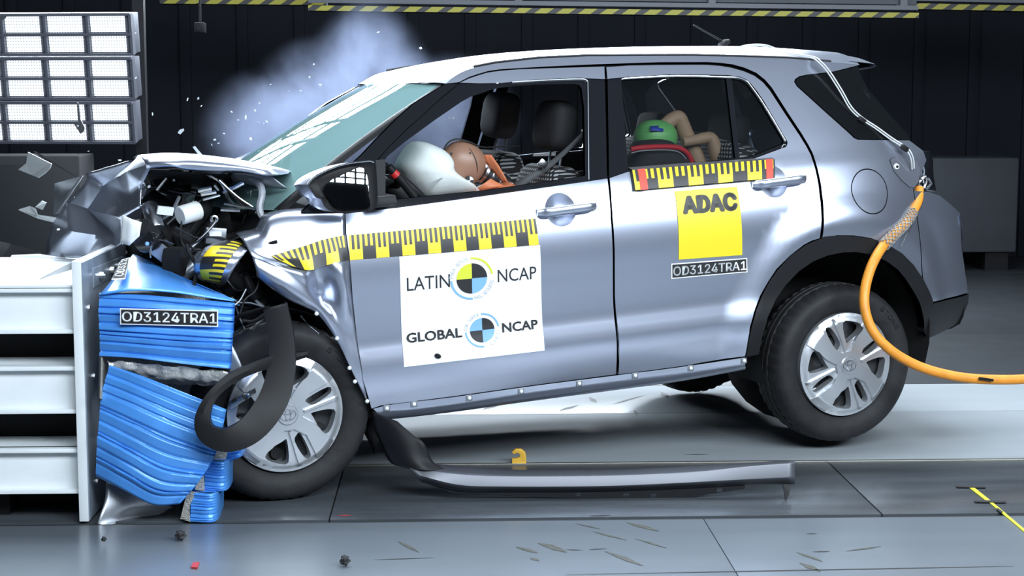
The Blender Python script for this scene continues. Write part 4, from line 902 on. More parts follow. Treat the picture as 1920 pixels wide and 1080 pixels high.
zz = mathn(nt,'MULTIPLY', sp.outputs[2], 62); fl = mathn(nt,'FLOOR', zz); yy = mathn(nt,'ADD', mathn(nt,'MULTIPLY', sp.outputs[1], 52), mathn(nt,'MULTIPLY', fl, .5))
a = mathn(nt,'SUBTRACT', mathn(nt,'FRACT', yy), .5); c = mathn(nt,'SUBTRACT', mathn(nt,'FRACT', zz), .5)
dd = mathn(nt,'LESS_THAN', mathn(nt,'ADD', mathn(nt,'MULTIPLY',a,a), mathn(nt,'MULTIPLY',c,c)), .09)
mx = nt.nodes.new('ShaderNodeMix'); mx.data_type = 'RGBA'; nt.links.new(dd, mx.inputs[0]); mx.inputs[6].default_value = (.02,.02,.022,1); mx.inputs[7].default_value = (.5,.52,.54,1)
nt.links.new(mx.outputs[2], b.inputs['Base Color']); b.inputs['Roughness'].default_value = .8
mat('seat_black', (.018,.018,.02), .8, bump=.1, bscale=120); mat('seat_black_lit', (.10,.105,.12), .8, bump=.1, bscale=120)  # second: same fabric with light painted in, for the passenger headrest
def seat(hc, y, name, lab, mh):
    h = Vector(hc); st = bpy.data.objects.new(name, None); COL.objects.link(st); st.parent = CAR; st['label'] = lab
    sup(h,(.12,.27,.21),(0,.22,0),.55).build('headrest',mh,st,smooth=True,angle=80)
    for dy in (-.06,.06): MB().tube([h+Vector((.01,dy,-.06)),h+Vector((-.02,dy,-.2))],.006,8).build('headrest_post','bright_metal',st,smooth=True)
    sup(h+Vector((-.09,0,-.48)),(.17,.46,.66),(0,.20,0),.4).build('backrest','seat_dots',st,smooth=True,angle=80)
    sup(h+Vector((-.36,0,-.80)),(.52,.48,.18),(0,-.12,0),.4).build('cushion','seat_black',st,smooth=True,angle=80)
    return st
seat((1.314,-0.36,1.293), -.36, 'driver_seat', 'black driver seat', 'seat_black')
seat((1.35,0.36,1.327), .36, 'passenger_seat', 'passenger seat with light painted into the headrest tone', 'seat_black_lit')
rs = bpy.data.objects.new('rear_seat', None); COL.objects.link(rs); rs.parent = CAR; rs['label'] = 'rear bench with dotted fabric'
sup((2.02,0,.86),(.18,1.24,.66),(0,.28,0),.3).build('backrest','seat_dots',rs,smooth=True,angle=80)
sup((1.68,0,.62),(.55,1.24,.2),(0,-.1,0),.3).build('cushion','seat_black',rs,smooth=True,angle=80)
for y in (-.36,.36): sup((2.12,y,1.22),(.10,.26,.14),(0,.25,0),.5).build('headrest','seat_black',rs,smooth=True,angle=80)
MB().bx(.20,.50,-.68,.68,.85,1.03).build('dashboard','interior_dark',CAR,bevel=.03)
for s in (-1,1):
    MB().bx(.45,2.0,s*.70,s*.66,.45,1.02).build('door_card','interior_dark',CAR)
# steering wheel and airbag
sw = bpy.data.objects.new('steering_wheel', None); COL.objects.link(sw); sw.parent = CAR
sw.location = (0.624,-0.4,1.096); sw.rotation_euler = (0,R(46),0)
ring = [(.175*math.cos(2*PI*k/40),.175*math.sin(2*PI*k/40),0) for k in range(41)]
MB().tube(ring,.016,10).build('wheel_rim','black_trim',sw,smooth=True)
MB().box((0,0,-.03),(.12,.12,.06)).build('hub','black_trim',sw,bevel=.015)
for a in (0,120,240): MB().tube([(0,0,-.02),(.17*math.cos(R(a)),.17*math.sin(R(a)),0)],.014,8).build('spoke','black_trim',sw,smooth=True)
inv = (Matrix.Translation(sw.location)@sw.rotation_euler.to_matrix().to_4x4()).inverted()
o = MB().tube([(0.517,-0.6,1.195),(0.55,-0.6,1.157),(0.584,-0.6,1.113),(0.615,-0.6,1.07)],.017,10).build('rim_tube','black_trim',sw,smooth=True); o.matrix_parent_inverse = inv
o = MB().tube([(0.534,-0.6,1.173),(0.548,-0.6,1.157)],.0185,10).build('red_band','red_plastic',sw,smooth=True); o.matrix_parent_inverse = inv
mat('airbag_cloth', (.78,.82,.80), .75, bump=.25, bscale=14)
ab = inflate(smooth([(0.687,-0.38,1.268),(0.723,-0.38,1.272),(0.762,-0.38,1.259),(0.806,-0.38,1.234),(0.831,-0.38,1.2),(0.836,-0.38,1.151),(0.893,-0.38,1.103),(0.936,-0.38,1.069),(0.893,-0.38,1.043),(0.779,-0.38,1.035),(0.7,-0.38,1.037),(0.659,-0.38,1.083),(0.633,-0.38,1.13),(0.621,-0.38,1.18),(0.649,-0.38,1.229)],3,True),.19,.9,12)
ab.build('airbag','airbag_cloth',CAR,smooth=True,angle=80,label='inflated white driver airbag')
MB().tube(smooth([(0.684,-0.565,1.108),(0.721,-0.57,1.126),(0.764,-0.56,1.139)],4),.0025,6).build('airbag_crease','hose_grey',CAR,smooth=True)
def ribbon(name, pts, wdir, wd, m_, parent, th=.003, lab=None):
    P_ = smooth(pts,5); W = Vector(wdir).normalized()*wd/2
    o = patch(name, [[p-W for p in P_],[p+W for p in P_]], m_, parent, 1, 1, thick=th, label=lab); return o
mat('belt_grey', (.09,.095,.10), .7)
ribbon('seat_belt', [(1.366,-0.56,1.272),(1.295,-0.56,1.215),(1.211,-0.53,1.145),(1.116,-0.5,1.091),(1.072,-0.46,1.062)], (.45,0,.9), .045, 'belt_grey', CAR, lab='grey driver seat belt')
MB().box((1.175,-0.55,1.155),(.035,.012,.03),(0,.7,0)).build('belt_guide','bright_metal',CAR,bevel=.004)
MB().box((1.529,0.3,1.137),(.11,.01,.012),(0,.05,0)).build('strip_lamp','white_plastic',CAR)
MB().tube([(1.458,-0.3,1.26),(1.491,-0.3,1.269)],.006,8).build('grab_handle','white_plastic',CAR,smooth=True)

# roof antenna, cables on the roof
MB().tube([(2.296,-0.05,1.589),(2.134,-0.05,1.679)],[.005,.003],8).build('antenna_rod','black_trim',roof,smooth=True)
MB().tube([(2.268,-0.05,1.576),(2.291,-0.05,1.594),(2.312,-0.05,1.6)],[.02,.016,.008],10).build('antenna_base','black_trim',roof,smooth=True)
mat('cable_white', (.62,.64,.64), .5)
rc = bpy.data.objects.new('roof_cable', None); COL.objects.link(rc); rc.parent = CAR; rc['label'] = 'pale twin cable taped from the roof to the tail'
for k in (0,1):
    pts = [(2.112,-0.45,1.564),(2.146,-0.5,1.574),(2.211,-0.52,1.57),(2.265,-0.54,1.547),(2.302,-0.58,1.529),(2.38,-0.62,1.51),(2.391,-0.66,1.491),(2.429,-0.67,1.445),(2.473,-0.69,1.363),(2.509,-0.7,1.294),(2.553,-0.71,1.247),(2.611,-0.73,1.203),(2.67,-0.75,1.154),(2.724,-0.77,1.113),(2.736,-0.79,1.088),(2.748,-0.79,1.056),(2.757,-0.78,1.019)]
    tube('cable', [Vector(p)+Vector((.008*k,-.004*k,.004*k)) for p in pts], .0030, 'cable_white', rc, 4)
for p in ((2.555,-0.722,1.24),(2.719,-0.785,1.112)): MB().box(p,(.035,.016,.02),(0,.6,0)).build('cable_clip','black_trim',rc,bevel=.003)

# ================================================================== test dummies and child seat inside the car
CM = Matrix.Translation(CAR.location)@CAR.rotation_euler.to_matrix().to_4x4()
def inside(name, label, cat_, base, group=None):
    t = thing(name, label, cat_, CM@Vector(base), CAR.rotation_euler, group); t['_b'] = 0; del t['_b']
    return t, Vector(base)
def cp(o, base): o.location = -base; return o
mat('dummy_skin', (.30,.165,.11), .42); mat('dummy_orange', (.62,.20,.09), .55); mat('dummy_tan', (.44,.30,.19), .55); mat('helmet_green', (.16,.52,.16), .4, vary=.1, vscale=9)
mat('tape_blue', (.03,.07,.45), .6); mat('trim_red', (.55,.015,.03), .6); mat('rubber_black', (.015,.015,.016), .5)
dm, B = inside('crash_dummy', 'brown-headed crash test dummy slumped into the airbag behind the wheel', 'dummy', (1.05,-.36,.50))
hc = Vector((0.897,-0.38,1.172))
cp(sup(hc,(.185,.165,.172),(0,.55,0),.92,32,20).build('head','dummy_skin',dm,smooth=True,angle=80), B)
ring = []
for k in range(20):
    a = R(-100+k*200/19); p = Matrix.Rotation(.55,3,'Y')@Vector((.0935*math.cos(a)*.42-.01,-.0845*math.cos(a)*.95,.088*math.sin(a))); ring.append(hc+Matrix.Rotation(-.75,3,'Y')@p)
cp(MB().tube(ring,.0022,6).build('head_seam','rubber_black',dm,smooth=True), B)
for p in [(0.825,-0.452,1.218),(0.903,-0.452,1.212)]: cp(MB().ball(p,(.006,.004,.006),10,6).build('head_bolt','steel_dark',dm,smooth=True), B)
mk = (0.892,-0.46,1.107)
cp(MB().lathe([(0,-.004),(.017,-.004),(.018,.004)],18,mk).build('target_marker','sticker_black',dm,smooth=True), B)
for a in (0,PI):
    cp(mesh('target_quarter',[(mk[0],mk[1]-.006,mk[2])]+[(mk[0]+.015*math.cos(a+PI/2*k/6),mk[1]-.006,mk[2]+.015*math.sin(a+PI/2*k/6)) for k in range(7)],[tuple(range(8))],'sticker_white',dm), B)
n0 = Vector((0.979,-0.38,1.131)); n1 = Vector((1.08,-0.38,1.066))
for k in range(6):
    a = n0.lerp(n1,k/6); b_ = n0.lerp(n1,(k+.62)/6)
    cp(MB().tube([a,b_],.044 if k%2==0 else .04,20).build('neck_disc','rubber_black' if k else 'steel',dm,smooth=True), B)
    cp(MB().tube([b_,n0.lerp(n1,(k+1)/6)],.037,20).build('neck_plate','steel' if k%2 else 'rubber_black',dm,smooth=True), B)
cp(crumple('shoulder_flap', [(0.983,-0.4,1.2),(1.008,-0.42,1.197),(1.022,-0.46,1.152),(1.049,-0.48,1.085),(1.036,-0.46,1.083),(1.011,-0.42,1.13),(0.99,-0.4,1.165)], [(0,1,6),(1,2,5,6),(2,3,4,5)], 'dummy_orange', dm, 2, .003), B)
cp(crumple('collar', [(0.922,-0.47,1.075),(0.979,-0.47,1.105),(1.001,-0.47,1.092),(1.038,-0.46,1.07),(0.93,-0.47,1.062)], [(0,1,2,3,4)], 'dummy_orange', dm, 2, .003), B)
cp(sup((1.06,-.36,.86),(.30,.40,.44),(0,-.35,0),.6).build('torso','dummy_orange',dm,smooth=True,angle=80), B)
cp(sup((1.12,-.36,.60),(.30,.36,.20),(0,0,0),.6).build('pelvis','dummy_tan',dm,smooth=True,angle=80), B)
for y in (-.46,-.26):
    cp(MB().tube([(1.10,y,.58),(.85,y,.66),(.70,y,.68),(.60,y,.48),(.52,y,.36)],[.08,.075,.07,.055,.045],14).build('leg','dummy_tan',dm,smooth=True,angle=80), B)
cp(MB().tube(smooth([(0.802,-0.4,1.21),(0.821,-0.42,1.256),(0.862,-0.42,1.272),(0.916,-0.42,1.257),(0.978,-0.4,1.231),(1.082,-0.34,1.224),(1.187,-0.28,1.217)],4),.0035,6).build('sensor_cable','rubber_black',dm,smooth=True), B)
cd_, B = inside('child_dummy', 'child dummy with a green head tipped forward on the rear seat', 'dummy', (1.70,-.40,.72))
cp(sup((1.752,-0.4,1.215),(.185,.17,.15),(0,.1,0),.9,28,16).build('head','helmet_green',cd_,smooth=True,angle=80), B)
cp(crumple('head_tape', [(1.697,-0.462,1.265),(1.746,-0.462,1.264),(1.754,-0.474,1.248),(1.747,-0.482,1.24),(1.689,-0.482,1.248)], [(0,1,2,3,4)], 'tape_blue', cd_, 2, .001), B)
def limb(pts, r, m_, par, nm): return cp(MB().tube(smooth(pts,5),[r[0]+(r[1]-r[0])*k/(5*(len(pts)-1)) for k in range(5*(len(pts)-1)+1)],14).build(nm,m_,par,smooth=True,angle=80), B)
limb([(1.78,-0.38,1.24),(1.838,-0.38,1.281),(1.873,-0.38,1.29),(1.887,-0.38,1.264),(1.905,-0.38,1.217),(1.937,-0.38,1.147),(1.965,-0.38,1.077)], (.03,.036), 'dummy_tan', cd_, 'arm')
limb([(1.858,-0.44,1.189),(1.921,-0.44,1.195),(1.979,-0.44,1.2),(1.999,-0.44,1.185),(2.012,-0.44,1.139),(2.03,-0.44,1.088)], (.020,.034), 'dummy_tan', cd_, 'arm')
cp(sup((1.76,-.40,.92),(.24,.26,.30),(0,-.2,0),.6).build('torso','dummy_tan',cd_,smooth=True,angle=80), B)
cs, B = inside('child_booster', 'black child booster seat with red piping on the rear bench', 'child seat', (1.66,-.42,.70))
cp(inflate(smooth([(1.571,-0.5,1.072),(1.575,-0.5,1.138),(1.59,-0.5,1.163),(1.62,-0.5,1.176),(1.703,-0.5,1.177),(1.791,-0.5,1.168),(1.83,-0.5,1.154),(1.854,-0.5,1.126),(1.865,-0.5,1.049)],3,True),.10,.35,8).build('side_bolster','seat_black',cs,smooth=True,angle=80), B)
cp(inflate(smooth([(1.624,-0.44,1.176),(1.64,-0.44,1.202),(1.685,-0.44,1.214),(1.739,-0.44,1.213),(1.793,-0.44,1.198),(1.817,-0.44,1.171),(1.806,-0.44,1.159),(1.658,-0.44,1.165)],3,True),.09,.5,8).build('headrest','seat_black',cs,smooth=True,angle=80), B)
cp(MB().tube(smooth([(1.549,-0.585,1.186),(1.586,-0.592,1.19),(1.671,-0.592,1.188),(1.743,-0.592,1.181),(1.781,-0.592,1.167),(1.808,-0.59,1.141),(1.828,-0.585,1.096)],4),.011,10).build('red_piping','trim_red',cs,smooth=True), B)
cp(MB().tube(smooth([(1.542,-0.602,1.172),(1.584,-0.606,1.178),(1.663,-0.606,1.176),(1.728,-0.606,1.169),(1.762,-0.605,1.156),(1.787,-0.602,1.13)],4),.0025,6).build('grey_piping','hose_grey',cs,smooth=True), B)

# ================================================================== crash barrier and its honeycomb block
mat('barrier_white', (.74,.78,.79), .42, 0, vary=.05, vscale=5, bump=.05, bscale=20)
mat('barrier_plate', (.36,.42,.50), .38, .45, vary=.18, vscale=12)
mat('foil_blue', (.075,.30,.78), .36, .15, .25, vary=.10, vscale=11, bump=.10, bscale=18)
mat('foil_silver', (.75,.75,.73), .28, .6, bump=.5, bscale=60)
mat('comb', (.40,.39,.35), .5, .5, bump=.9, bscale=150)
bar = thing('crash_barrier', 'white steel crash barrier frame with three horizontal beams at left', 'barrier', (-1.6,6.2,0))
def bp(o): o.location = (1.6,-6.2,0); return o
px_ = (-1.262,5.72,0.922); XB = px_[0]; ZT = px_[2]
bp(MB().bx(XB-.033,XB,5.72,6.78,.005,ZT).build('face_plate','barrier_white',bar,bevel=.003))
bp(MB().bx(XB,XB+.004,5.722,6.78,.01,ZT-.004).build('face_sheet','barrier_plate',bar))
def beam(ztop, zbot, zdeck, lab=None):
    x0, x1 = -3.4, XB-.033
    m_ = MB(); f = .022
    m_.bx(x0,x1,5.735,5.96,ztop-.014,ztop); m_.bx(x0,x1,5.735,5.96,zbot,zbot+.014); m_.bx(x0,x1,5.765,5.785,zbot,ztop)
    o = m_.build('beam','barrier_white',bar,bevel=.002); return bp(o)
z_ = lambda p: p[2]
beam((-1.417,5.735,0.827)[2], (-1.423,5.735,0.669)[2], 0); beam((-1.426,5.735,0.553)[2], (-1.432,5.735,0.387)[2], 0); beam((-1.436,5.735,0.262)[2], (-1.441,5.735,0.102)[2], 0)
for y0, y1 in ((5.735,5.80),(5.812,5.90),(5.915,6.10),(6.115,6.40),(6.415,6.74)):
    bp(MB().bx(-3.4,XB-.033,y0,y1,(-1.417,5.735,0.827)[2]+.002,(-1.417,5.735,0.827)[2]+.012).build('deck_plank','barrier_white',bar,bevel=.002))
bp(MB().prism([(XB-.035,5.74,ZT-.004),(XB-.15,5.74,ZT-.062),(XB-.15,5.75,ZT-.066),(XB-.035,5.75,ZT-.03)],(0,.06,0)).build('gusset','barrier_white',bar))
for x, y in ((-1.62,5.9),(-2.6,5.9),(-1.62,6.6),(-2.6,6.6)): bp(MB().bx(x-.05,x+.05,y-.05,y+.05,0,(-1.482,5.9,0.074)[2]+.01).build('foot','black_trim',bar))
bp(MB().bx(-3.4,XB-.04,5.98,6.02,.002,ZT-.09).build('gap_shade_panel','void_black',bar))  # black sheet added to stand for the shade between the beams
FL = [(-1.255,5.882,0.882),(-1.255,6.415,0.872),(-1.255,6.585,0.845),(-1.255,6.548,0.819),(-1.255,5.89,0.81)]
bp(MB().prism(FL,(-.012,0,0)).build('clamp_flange','barrier_plate',bar,bevel=.002))
for p in [(-1.25,5.971,0.847),(-1.25,6.161,0.846),(-1.25,6.333,0.846)]: bp(MB().tube([(p[0]-.004,p[1],p[2]),(p[0]+.012,p[1],p[2]),(p[0]+.02,p[1],p[2])],[.012,.011,.006],8).build('bolt','bright_metal',bar))
for y, zz in ((5.85,.12),(5.85,.5),(5.8,.75),(6.0,.2)): bp(MB().tube([(XB+.003,y,zz),(XB+.010,y,zz)],.012,8).build('bolt','steel',bar))
from mathutils import noise as NOISE
hb = thing('honeycomb_block', 'crushed blue aluminium honeycomb block fixed to the crash barrier', 'barrier block', (-1.0,6.0,0))
def hp(o): o.location = (1.0,-6.0,0); return o
def ridge(n, amp, seed=0, sk=0.):
    """flat folded bands with narrow creases between them"""
    rr = random.Random(seed); T = sorted([(k+rr.uniform(-.42,.42))/n for k in range(1,n)]); T = [0]+T+[1]
    A = [rr.uniform(.55,1.1) for _ in T]; S_ = [rr.uniform(-.9,.9) for _ in T]; Wv = [rr.uniform(0,6) for _ in T]
    def f(p, i, j):
        i2 = min(1,max(0,i+sk*(j-.5)+.006*math.sin(j*7+2)))
        for k in range(len(T)-1):
            if i2 <= T[k+1]:
                t = (i2-T[k])/max(1e-6,T[k+1]-T[k]); h = min(1, t/.2, (1-t)/.2)*A[k]+S_[k]*(t-.5)*min(1,t/.2,(1-t)/.2)+.12*math.sin(j*9+Wv[k]); break
        return p+Vector((0,-amp*h,0))
    return f
rows = [[(-1.201,5.72,0.813),(-1.064,5.7,0.809),(-0.918,5.7,0.796),(-0.751,5.705,0.779),(-0.747,5.76,0.769),(-0.817,6.3,0.701)], [(-1.203,5.71,0.738),(-1.064,5.69,0.736),(-0.918,5.69,0.728),(-0.754,5.7,0.711),(-0.751,5.76,0.701),(-0.821,6.3,0.627)], [(-1.201,5.71,0.66),(-1.066,5.69,0.653),(-0.92,5.69,0.641),(-0.761,5.7,0.629),(-0.758,5.76,0.618),(-0.829,6.3,0.537)], [(-1.207,5.72,0.591),(-1.07,5.7,0.586),(-0.924,5.7,0.568),(-0.769,5.71,0.545),(-0.768,5.77,0.535),(-0.839,6.3,0.448)]]
hp(patch('upper_block', rows, 'foil_blue', hb, 10, 30, disp=ridge(9,.013,3), label='upper blue block with horizontal folds', angle=50))
OQ2 = [(-1.122,5.664,0.766),(-0.788,5.664,0.757),(-0.789,5.664,0.7),(-1.123,5.664,0.71)]
def bil(q,u,v): a,b_,c,d = [Vector(p) for p in q]; return a*(1-u)*(1-v)+b_*u*(1-v)+c*u*v+d*(1-u)*v
def wl(z): return Vector((0,.0008*math.sin(z*180),0))
def plate3(q, off, name, m_, par, box=(0,1,0,1)):
    V = [bil(q,box[0]+(box[1]-box[0])*i/8,box[2]+(box[3]-box[2])*j/8) for j in range(9) for i in range(9)]; V = [v+wl(v.z)+Vector((0,-off,0)) for v in V]
    return hp(mesh(name,V,[(j*9+i,(j+1)*9+i,(j+1)*9+i+1,j*9+i+1) for j in range(8) for i in range(8)],m_,par,True))
def ptext(q, s, off, m_, par, u0,u1,v0,v1, bold=.012):
    vs, fs = text2d(s, bold); V = [bil(q,u0+(u1-u0)*p.x,v1+(v0-v1)*p.y) for p in vs]
    return hp(mesh('lettering',[v+wl(v.z)+Vector((0,-off,0)) for v in V],fs,m_,par))
o = plate3(OQ2, 0, 'number_strip', 'sticker_white', hb); o['label'] = 'black strip reading OD3124TRA1'
plate3(OQ2, .0016, 'strip_field', 'sticker_black', hb, (.012,.988,.07,.93)); ptext(OQ2, 'OD3124TRA1', .0032, 'sticker_white', hb, .022,.985,.18,.80)
rows = [[(-1.173,5.72,0.561),(-1.051,5.69,0.524),(-0.923,5.68,0.473),(-0.788,5.69,0.414),(-0.779,5.75,0.395),(-0.84,6.2,0.309)], [(-1.202,5.71,0.458),(-1.076,5.67,0.416),(-0.948,5.66,0.361),(-0.809,5.68,0.299),(-0.803,5.74,0.283),(-0.867,6.2,0.186)], [(-1.211,5.7,0.366),(-1.088,5.66,0.317),(-0.968,5.65,0.262),(-0.84,5.68,0.22),(-0.838,5.74,0.207),(-0.905,6.2,0.104)], [(-1.221,5.7,0.276),(-1.108,5.66,0.227),(-0.998,5.65,0.168),(-0.89,5.68,0.145),(-0.886,5.74,0.134),(-0.957,6.2,0.026)], [(-1.232,5.72,0.167),(-1.133,5.68,0.128),(-1.031,5.67,0.077),(-0.952,5.69,0.071),(-0.947,5.75,0.059),(-1.021,6.2,-0.052)]]
hp(patch('lower_block', rows, 'foil_blue', hb, 10, 36, disp=ridge(12,.009,9), label='lower blue block bulging with slanted folds', angle=50))
hp(patch('torn_foil', [[(-1.184,5.72,0.576),(-1.055,5.715,0.565),(-0.908,5.715,0.549),(-0.761,5.715,0.537)], [(-1.177,5.72,0.554),(-1.057,5.725,0.53),(-0.911,5.73,0.505),(-0.763,5.725,0.505)], [(-1.178,5.74,0.539),(-1.055,5.76,0.497),(-0.92,5.78,0.478),(-0.768,5.76,0.48)]], 'foil_silver', hb, 12, 10, disp=lambda p,i,j: p+Vector(NOISE.noise_vector(p*34))*.011, label='torn silver foil between the blocks'))
hp(patch('core_face', [[(-1.24,5.904,0.778),(-1.2,5.713,0.794),(-1.2,5.774,0.786)],[(-1.24,5.868,0.584),(-1.2,5.712,0.6),(-1.2,5.801,0.586)],[(-1.24,5.828,0.427),(-1.2,5.674,0.45),(-1.2,5.779,0.427)]], 'comb', hb, 4, 10))
hp(MB().bx(XB+.006,XB+.38,6.0,6.5,.25,.78).build('core','comb',hb))
sh = [[(-1.197,5.7,0.808),(-1.078,5.68,0.825),(-0.942,5.68,0.818),(-0.826,5.69,0.798),(-0.739,5.7,0.784)], [(-1.188,5.85,0.837),(-1.098,5.85,0.848),(-0.986,5.84,0.834),(-0.869,5.8,0.813),(-0.742,5.72,0.785)], [(-1.179,6.02,0.869),(-1.129,6.02,0.876),(-1.041,6,0.857),(-0.924,5.92,0.824),(-0.744,5.74,0.786)], [(-1.179,6.2,0.894),(-1.169,6.2,0.898),(-1.117,6.16,0.884),(-1.021,6.05,0.855),(-0.868,5.86,0.818)]]
hp(patch('top_sheet', sh, 'foil_blue', hb, 5, 5, thick=.003, label='blue cladding sheet peeled up to a point'))
SQ = [(-1.186,6.05,0.885),(-1.155,6.05,0.893),(-1.124,5.79,0.842),(-1.168,5.77,0.842)]
q_ = [Vector(p)+Vector((0,-.012,.012)) for p in SQ]
o = hp(mesh('strip_remnant', q_, [(0,3,2,1)], 'sticker_white', hb)); o['label'] = 'torn black strip with white letters'
q2 = [q_[0].lerp(q_[2],.06),q_[1].lerp(q_[3],.06),q_[2].lerp(q_[0],.06),q_[3].lerp(q_[1],.06)]
hp(mesh('strip_remnant_field', [v+Vector((0,-.003,.002)) for v in q2], [(0,3,2,1)], 'sticker_black', hb))
vs, fs = text2d('OD312', .012)
hp(mesh('lettering', [bil(q2,.12+.76*(1-p.y)*0+.76*(1-p.y),.94-.9*p.x)+Vector((0,-.006,.004)) for p in vs], fs, 'sticker_white', hb))
def small_block(q, yb, nm='bumper_block'):
    r_ = [[q[0],q[1],(q[1][0],yb,q[1][2])],[q[3],q[2],(q[2][0],yb,q[2][2])]]
    hp(patch(nm, r_, 'foil_blue', hb, 6, 40, disp=ridge(11,.006,5), angle=50))
    hp(mesh('block_core', [q[0],q[3],(q[3][0]-.03,yb,q[3][2]),(q[0][0]-.03,yb,q[0][2])], [(0,1,2,3)], 'comb', hb))
    hp(mesh('block_top', [q[0],q[1],(q[1][0],yb,q[1][2]+.0),(q[0][0],yb,q[0][2])], [(0,1,2,3)], 'foil_blue', hb))
small_block([(-0.861,5.77,0.212),(-0.784,5.77,0.207),(-0.786,5.77,0.101),(-0.863,5.77,0.102)], 6.0); small_block([(-0.905,5.73,0.104),(-0.818,5.73,0.103),(-0.822,5.73,-0.002),(-0.91,5.73,-0.003)], 5.95); small_block([(-0.794,5.82,0.233),(-0.739,5.82,0.246),(-0.739,5.82,0.211),(-0.794,5.82,0.192)], 6.0)
hp(patch('core_edge', [[(-0.843,5.76,0.246),(-0.789,5.8,0.235),(-0.79,5.8,0.208)],[(-0.879,5.74,0.207),(-0.86,5.75,0.205),(-0.857,5.76,0.202)],[(-0.889,5.72,0.116),(-0.87,5.74,0.107),(-0.86,5.75,0.105)]], 'comb', hb, 5, 6))
hp(patch('core_edge', [[(-0.915,5.72,0.116),(-0.896,5.72,0.109),(-0.873,5.74,0.104)],[(-0.929,5.72,0.065),(-0.909,5.72,0.065),(-0.907,5.72,0.065)],[(-0.943,5.72,0.013),(-0.917,5.72,0.003),(-0.909,5.725,-0.002)]], 'comb', hb, 4, 4))
hp(patch('backing_sheet', [[(-1.206,5.76,0.138),(-1.134,5.78,0.11),(-1.045,5.8,0.056),(-0.974,5.82,0.027)], [(-1.207,5.74,0.082),(-1.147,5.76,0.057),(-1.082,5.79,0.039),(-0.997,5.82,0.015)], [(-1.219,5.71,0.032),(-1.178,5.74,0.014),(-1.118,5.78,0.013),(-1.008,5.82,0.008)], [(-1.231,5.7,-0.001),(-1.195,5.71,-0.012),(-1.135,5.77,-0.002),(-1.016,5.82,0.004)]], 'grey_metal', hb, 5, 5, thick=.003, label='bent grey metal sheet at the foot of the block'))
hp(patch('backing_sheet', [[(-0.774,5.8,0.644),(-0.748,5.8,0.591),(-0.725,5.8,0.534)],[(-0.773,5.8,0.477),(-0.754,5.8,0.477),(-0.732,5.8,0.492)]], 'grey_metal', hb, 3, 3, thick=.003))

# ================================================================== torn-off parts
# black wheel arch trim curled in front of the wheel
cl = [(-0.615,5.86,0.746),(-0.587,5.8,0.628),(-0.586,5.74,0.524),(-0.615,5.68,0.426),(-0.681,5.63,0.346),(-0.758,5.59,0.318),(-0.82,5.58,0.341),(-0.838,5.58,0.394),(-0.813,5.6,0.461),(-0.755,5.64,0.516),(-0.685,5.7,0.546),(-0.601,5.78,0.563),(-0.531,5.84,0.568),(-0.499,5.86,0.573)]
wd = [22,23,25,27,25,21,17,13,9,9,9,10,6,4]; CLP = smooth(cl,8); 
WD = [x.x for x in smooth([(a,0,0) for a in wd],8)]
g0 = []; g1 = []; gm = []
for i, p in enumerate(CLP):
    t = (CLP[min(i+1,len(CLP)-1)]-CLP[max(i-1,0)]).normalized(); n = Vector((t.z,0,-t.x)).normalized(); w_ = WD[i]*5.8/3100
    g0.append(p-n*w_); gm.append(p+Vector((0,-.005,0))); g1.append(p+n*w_)
tag(patch('arch_trim', [[q+Vector((0,.03,0)) for q in g0],g0,gm,g1,[q+Vector((0,.03,0)) for q in g1]], 'black_trim', None, 1, 1, thick=.004, angle=25), 'black plastic wheel arch trim curled into a loop before the front wheel', 'trim')
br = thing('metal_bracket', 'small silver bracket with a round hole beside the loop of black trim', 'bracket', (-0.745,5.9,0.405))
bq = [Vector(p)-Vector(br.location) for p in [(-0.792,5.9,0.393),(-0.695,5.9,0.445),(-0.69,5.9,0.426),(-0.784,5.9,0.366)]]
MB().prism(bq,(0,.008,0)).build('bracket_plate','steel',br,bevel=.001)
c = sum(bq,Vector())/4+Vector((.012,-.003,.008)); MB().lathe([(.006,-.002),(.012,-.003),(.014,.002)],16,c).build('bracket_hole','bright_metal',br,smooth=True)
MB().box(bq[0].lerp(bq[2],.22)+Vector((0,-.003,0)),(.018,.006,.012),(0,-.5,0)).build('bracket_notch','steel_dark',br)
# sill trim lying on the floor
ts = thing('sill_trim', 'long dark plastic sill trim fallen on the floor beside the car', 'trim', (.5,6.0,0))
def tp(o): o.location = (-.5,-6.0,0); return o
T0 = [(-0.151,6.06,0.129),(0.038,6.06,0.115),(0.219,6.06,0.099),(0.437,6.06,0.095),(0.651,6.06,0.095),(0.919,6.06,0.105),(1.134,6.06,0.117),(1.302,6.06,0.124)]
T1 = [(-0.144,6,0.12),(0.057,6,0.094),(0.217,6,0.087),(0.433,6,0.085),(0.645,6,0.087),(0.91,6,0.097),(1.123,6,0.117),(1.289,6,0.128)]
T2 = [(-0.12,5.985,0.103),(0.037,5.985,0.062),(0.216,5.985,0.054),(0.432,5.985,0.052),(0.644,5.985,0.054),(0.908,5.985,0.064),(1.121,5.985,0.074),(1.287,5.985,0.08)]
T3 = [(-0.101,6,0.071),(0.041,6,0.036),(0.217,6,0.032),(0.433,6,0.03),(0.645,6,0.032),(0.91,6,0.04),(1.124,6,0.05),(1.29,6,0.05)]
mat('trim_satin', (.10,.105,.12), .36, .35)
tp(patch('trim_face', [T0,T1,[Vector(a).lerp(Vector(b_),.06) for a,b_ in zip(T1,T2)],[Vector(a).lerp(Vector(b_),.94) for a,b_ in zip(T1,T2)],T2,T3], 'trim_satin', ts, 6, 1, thick=.004, angle=18))
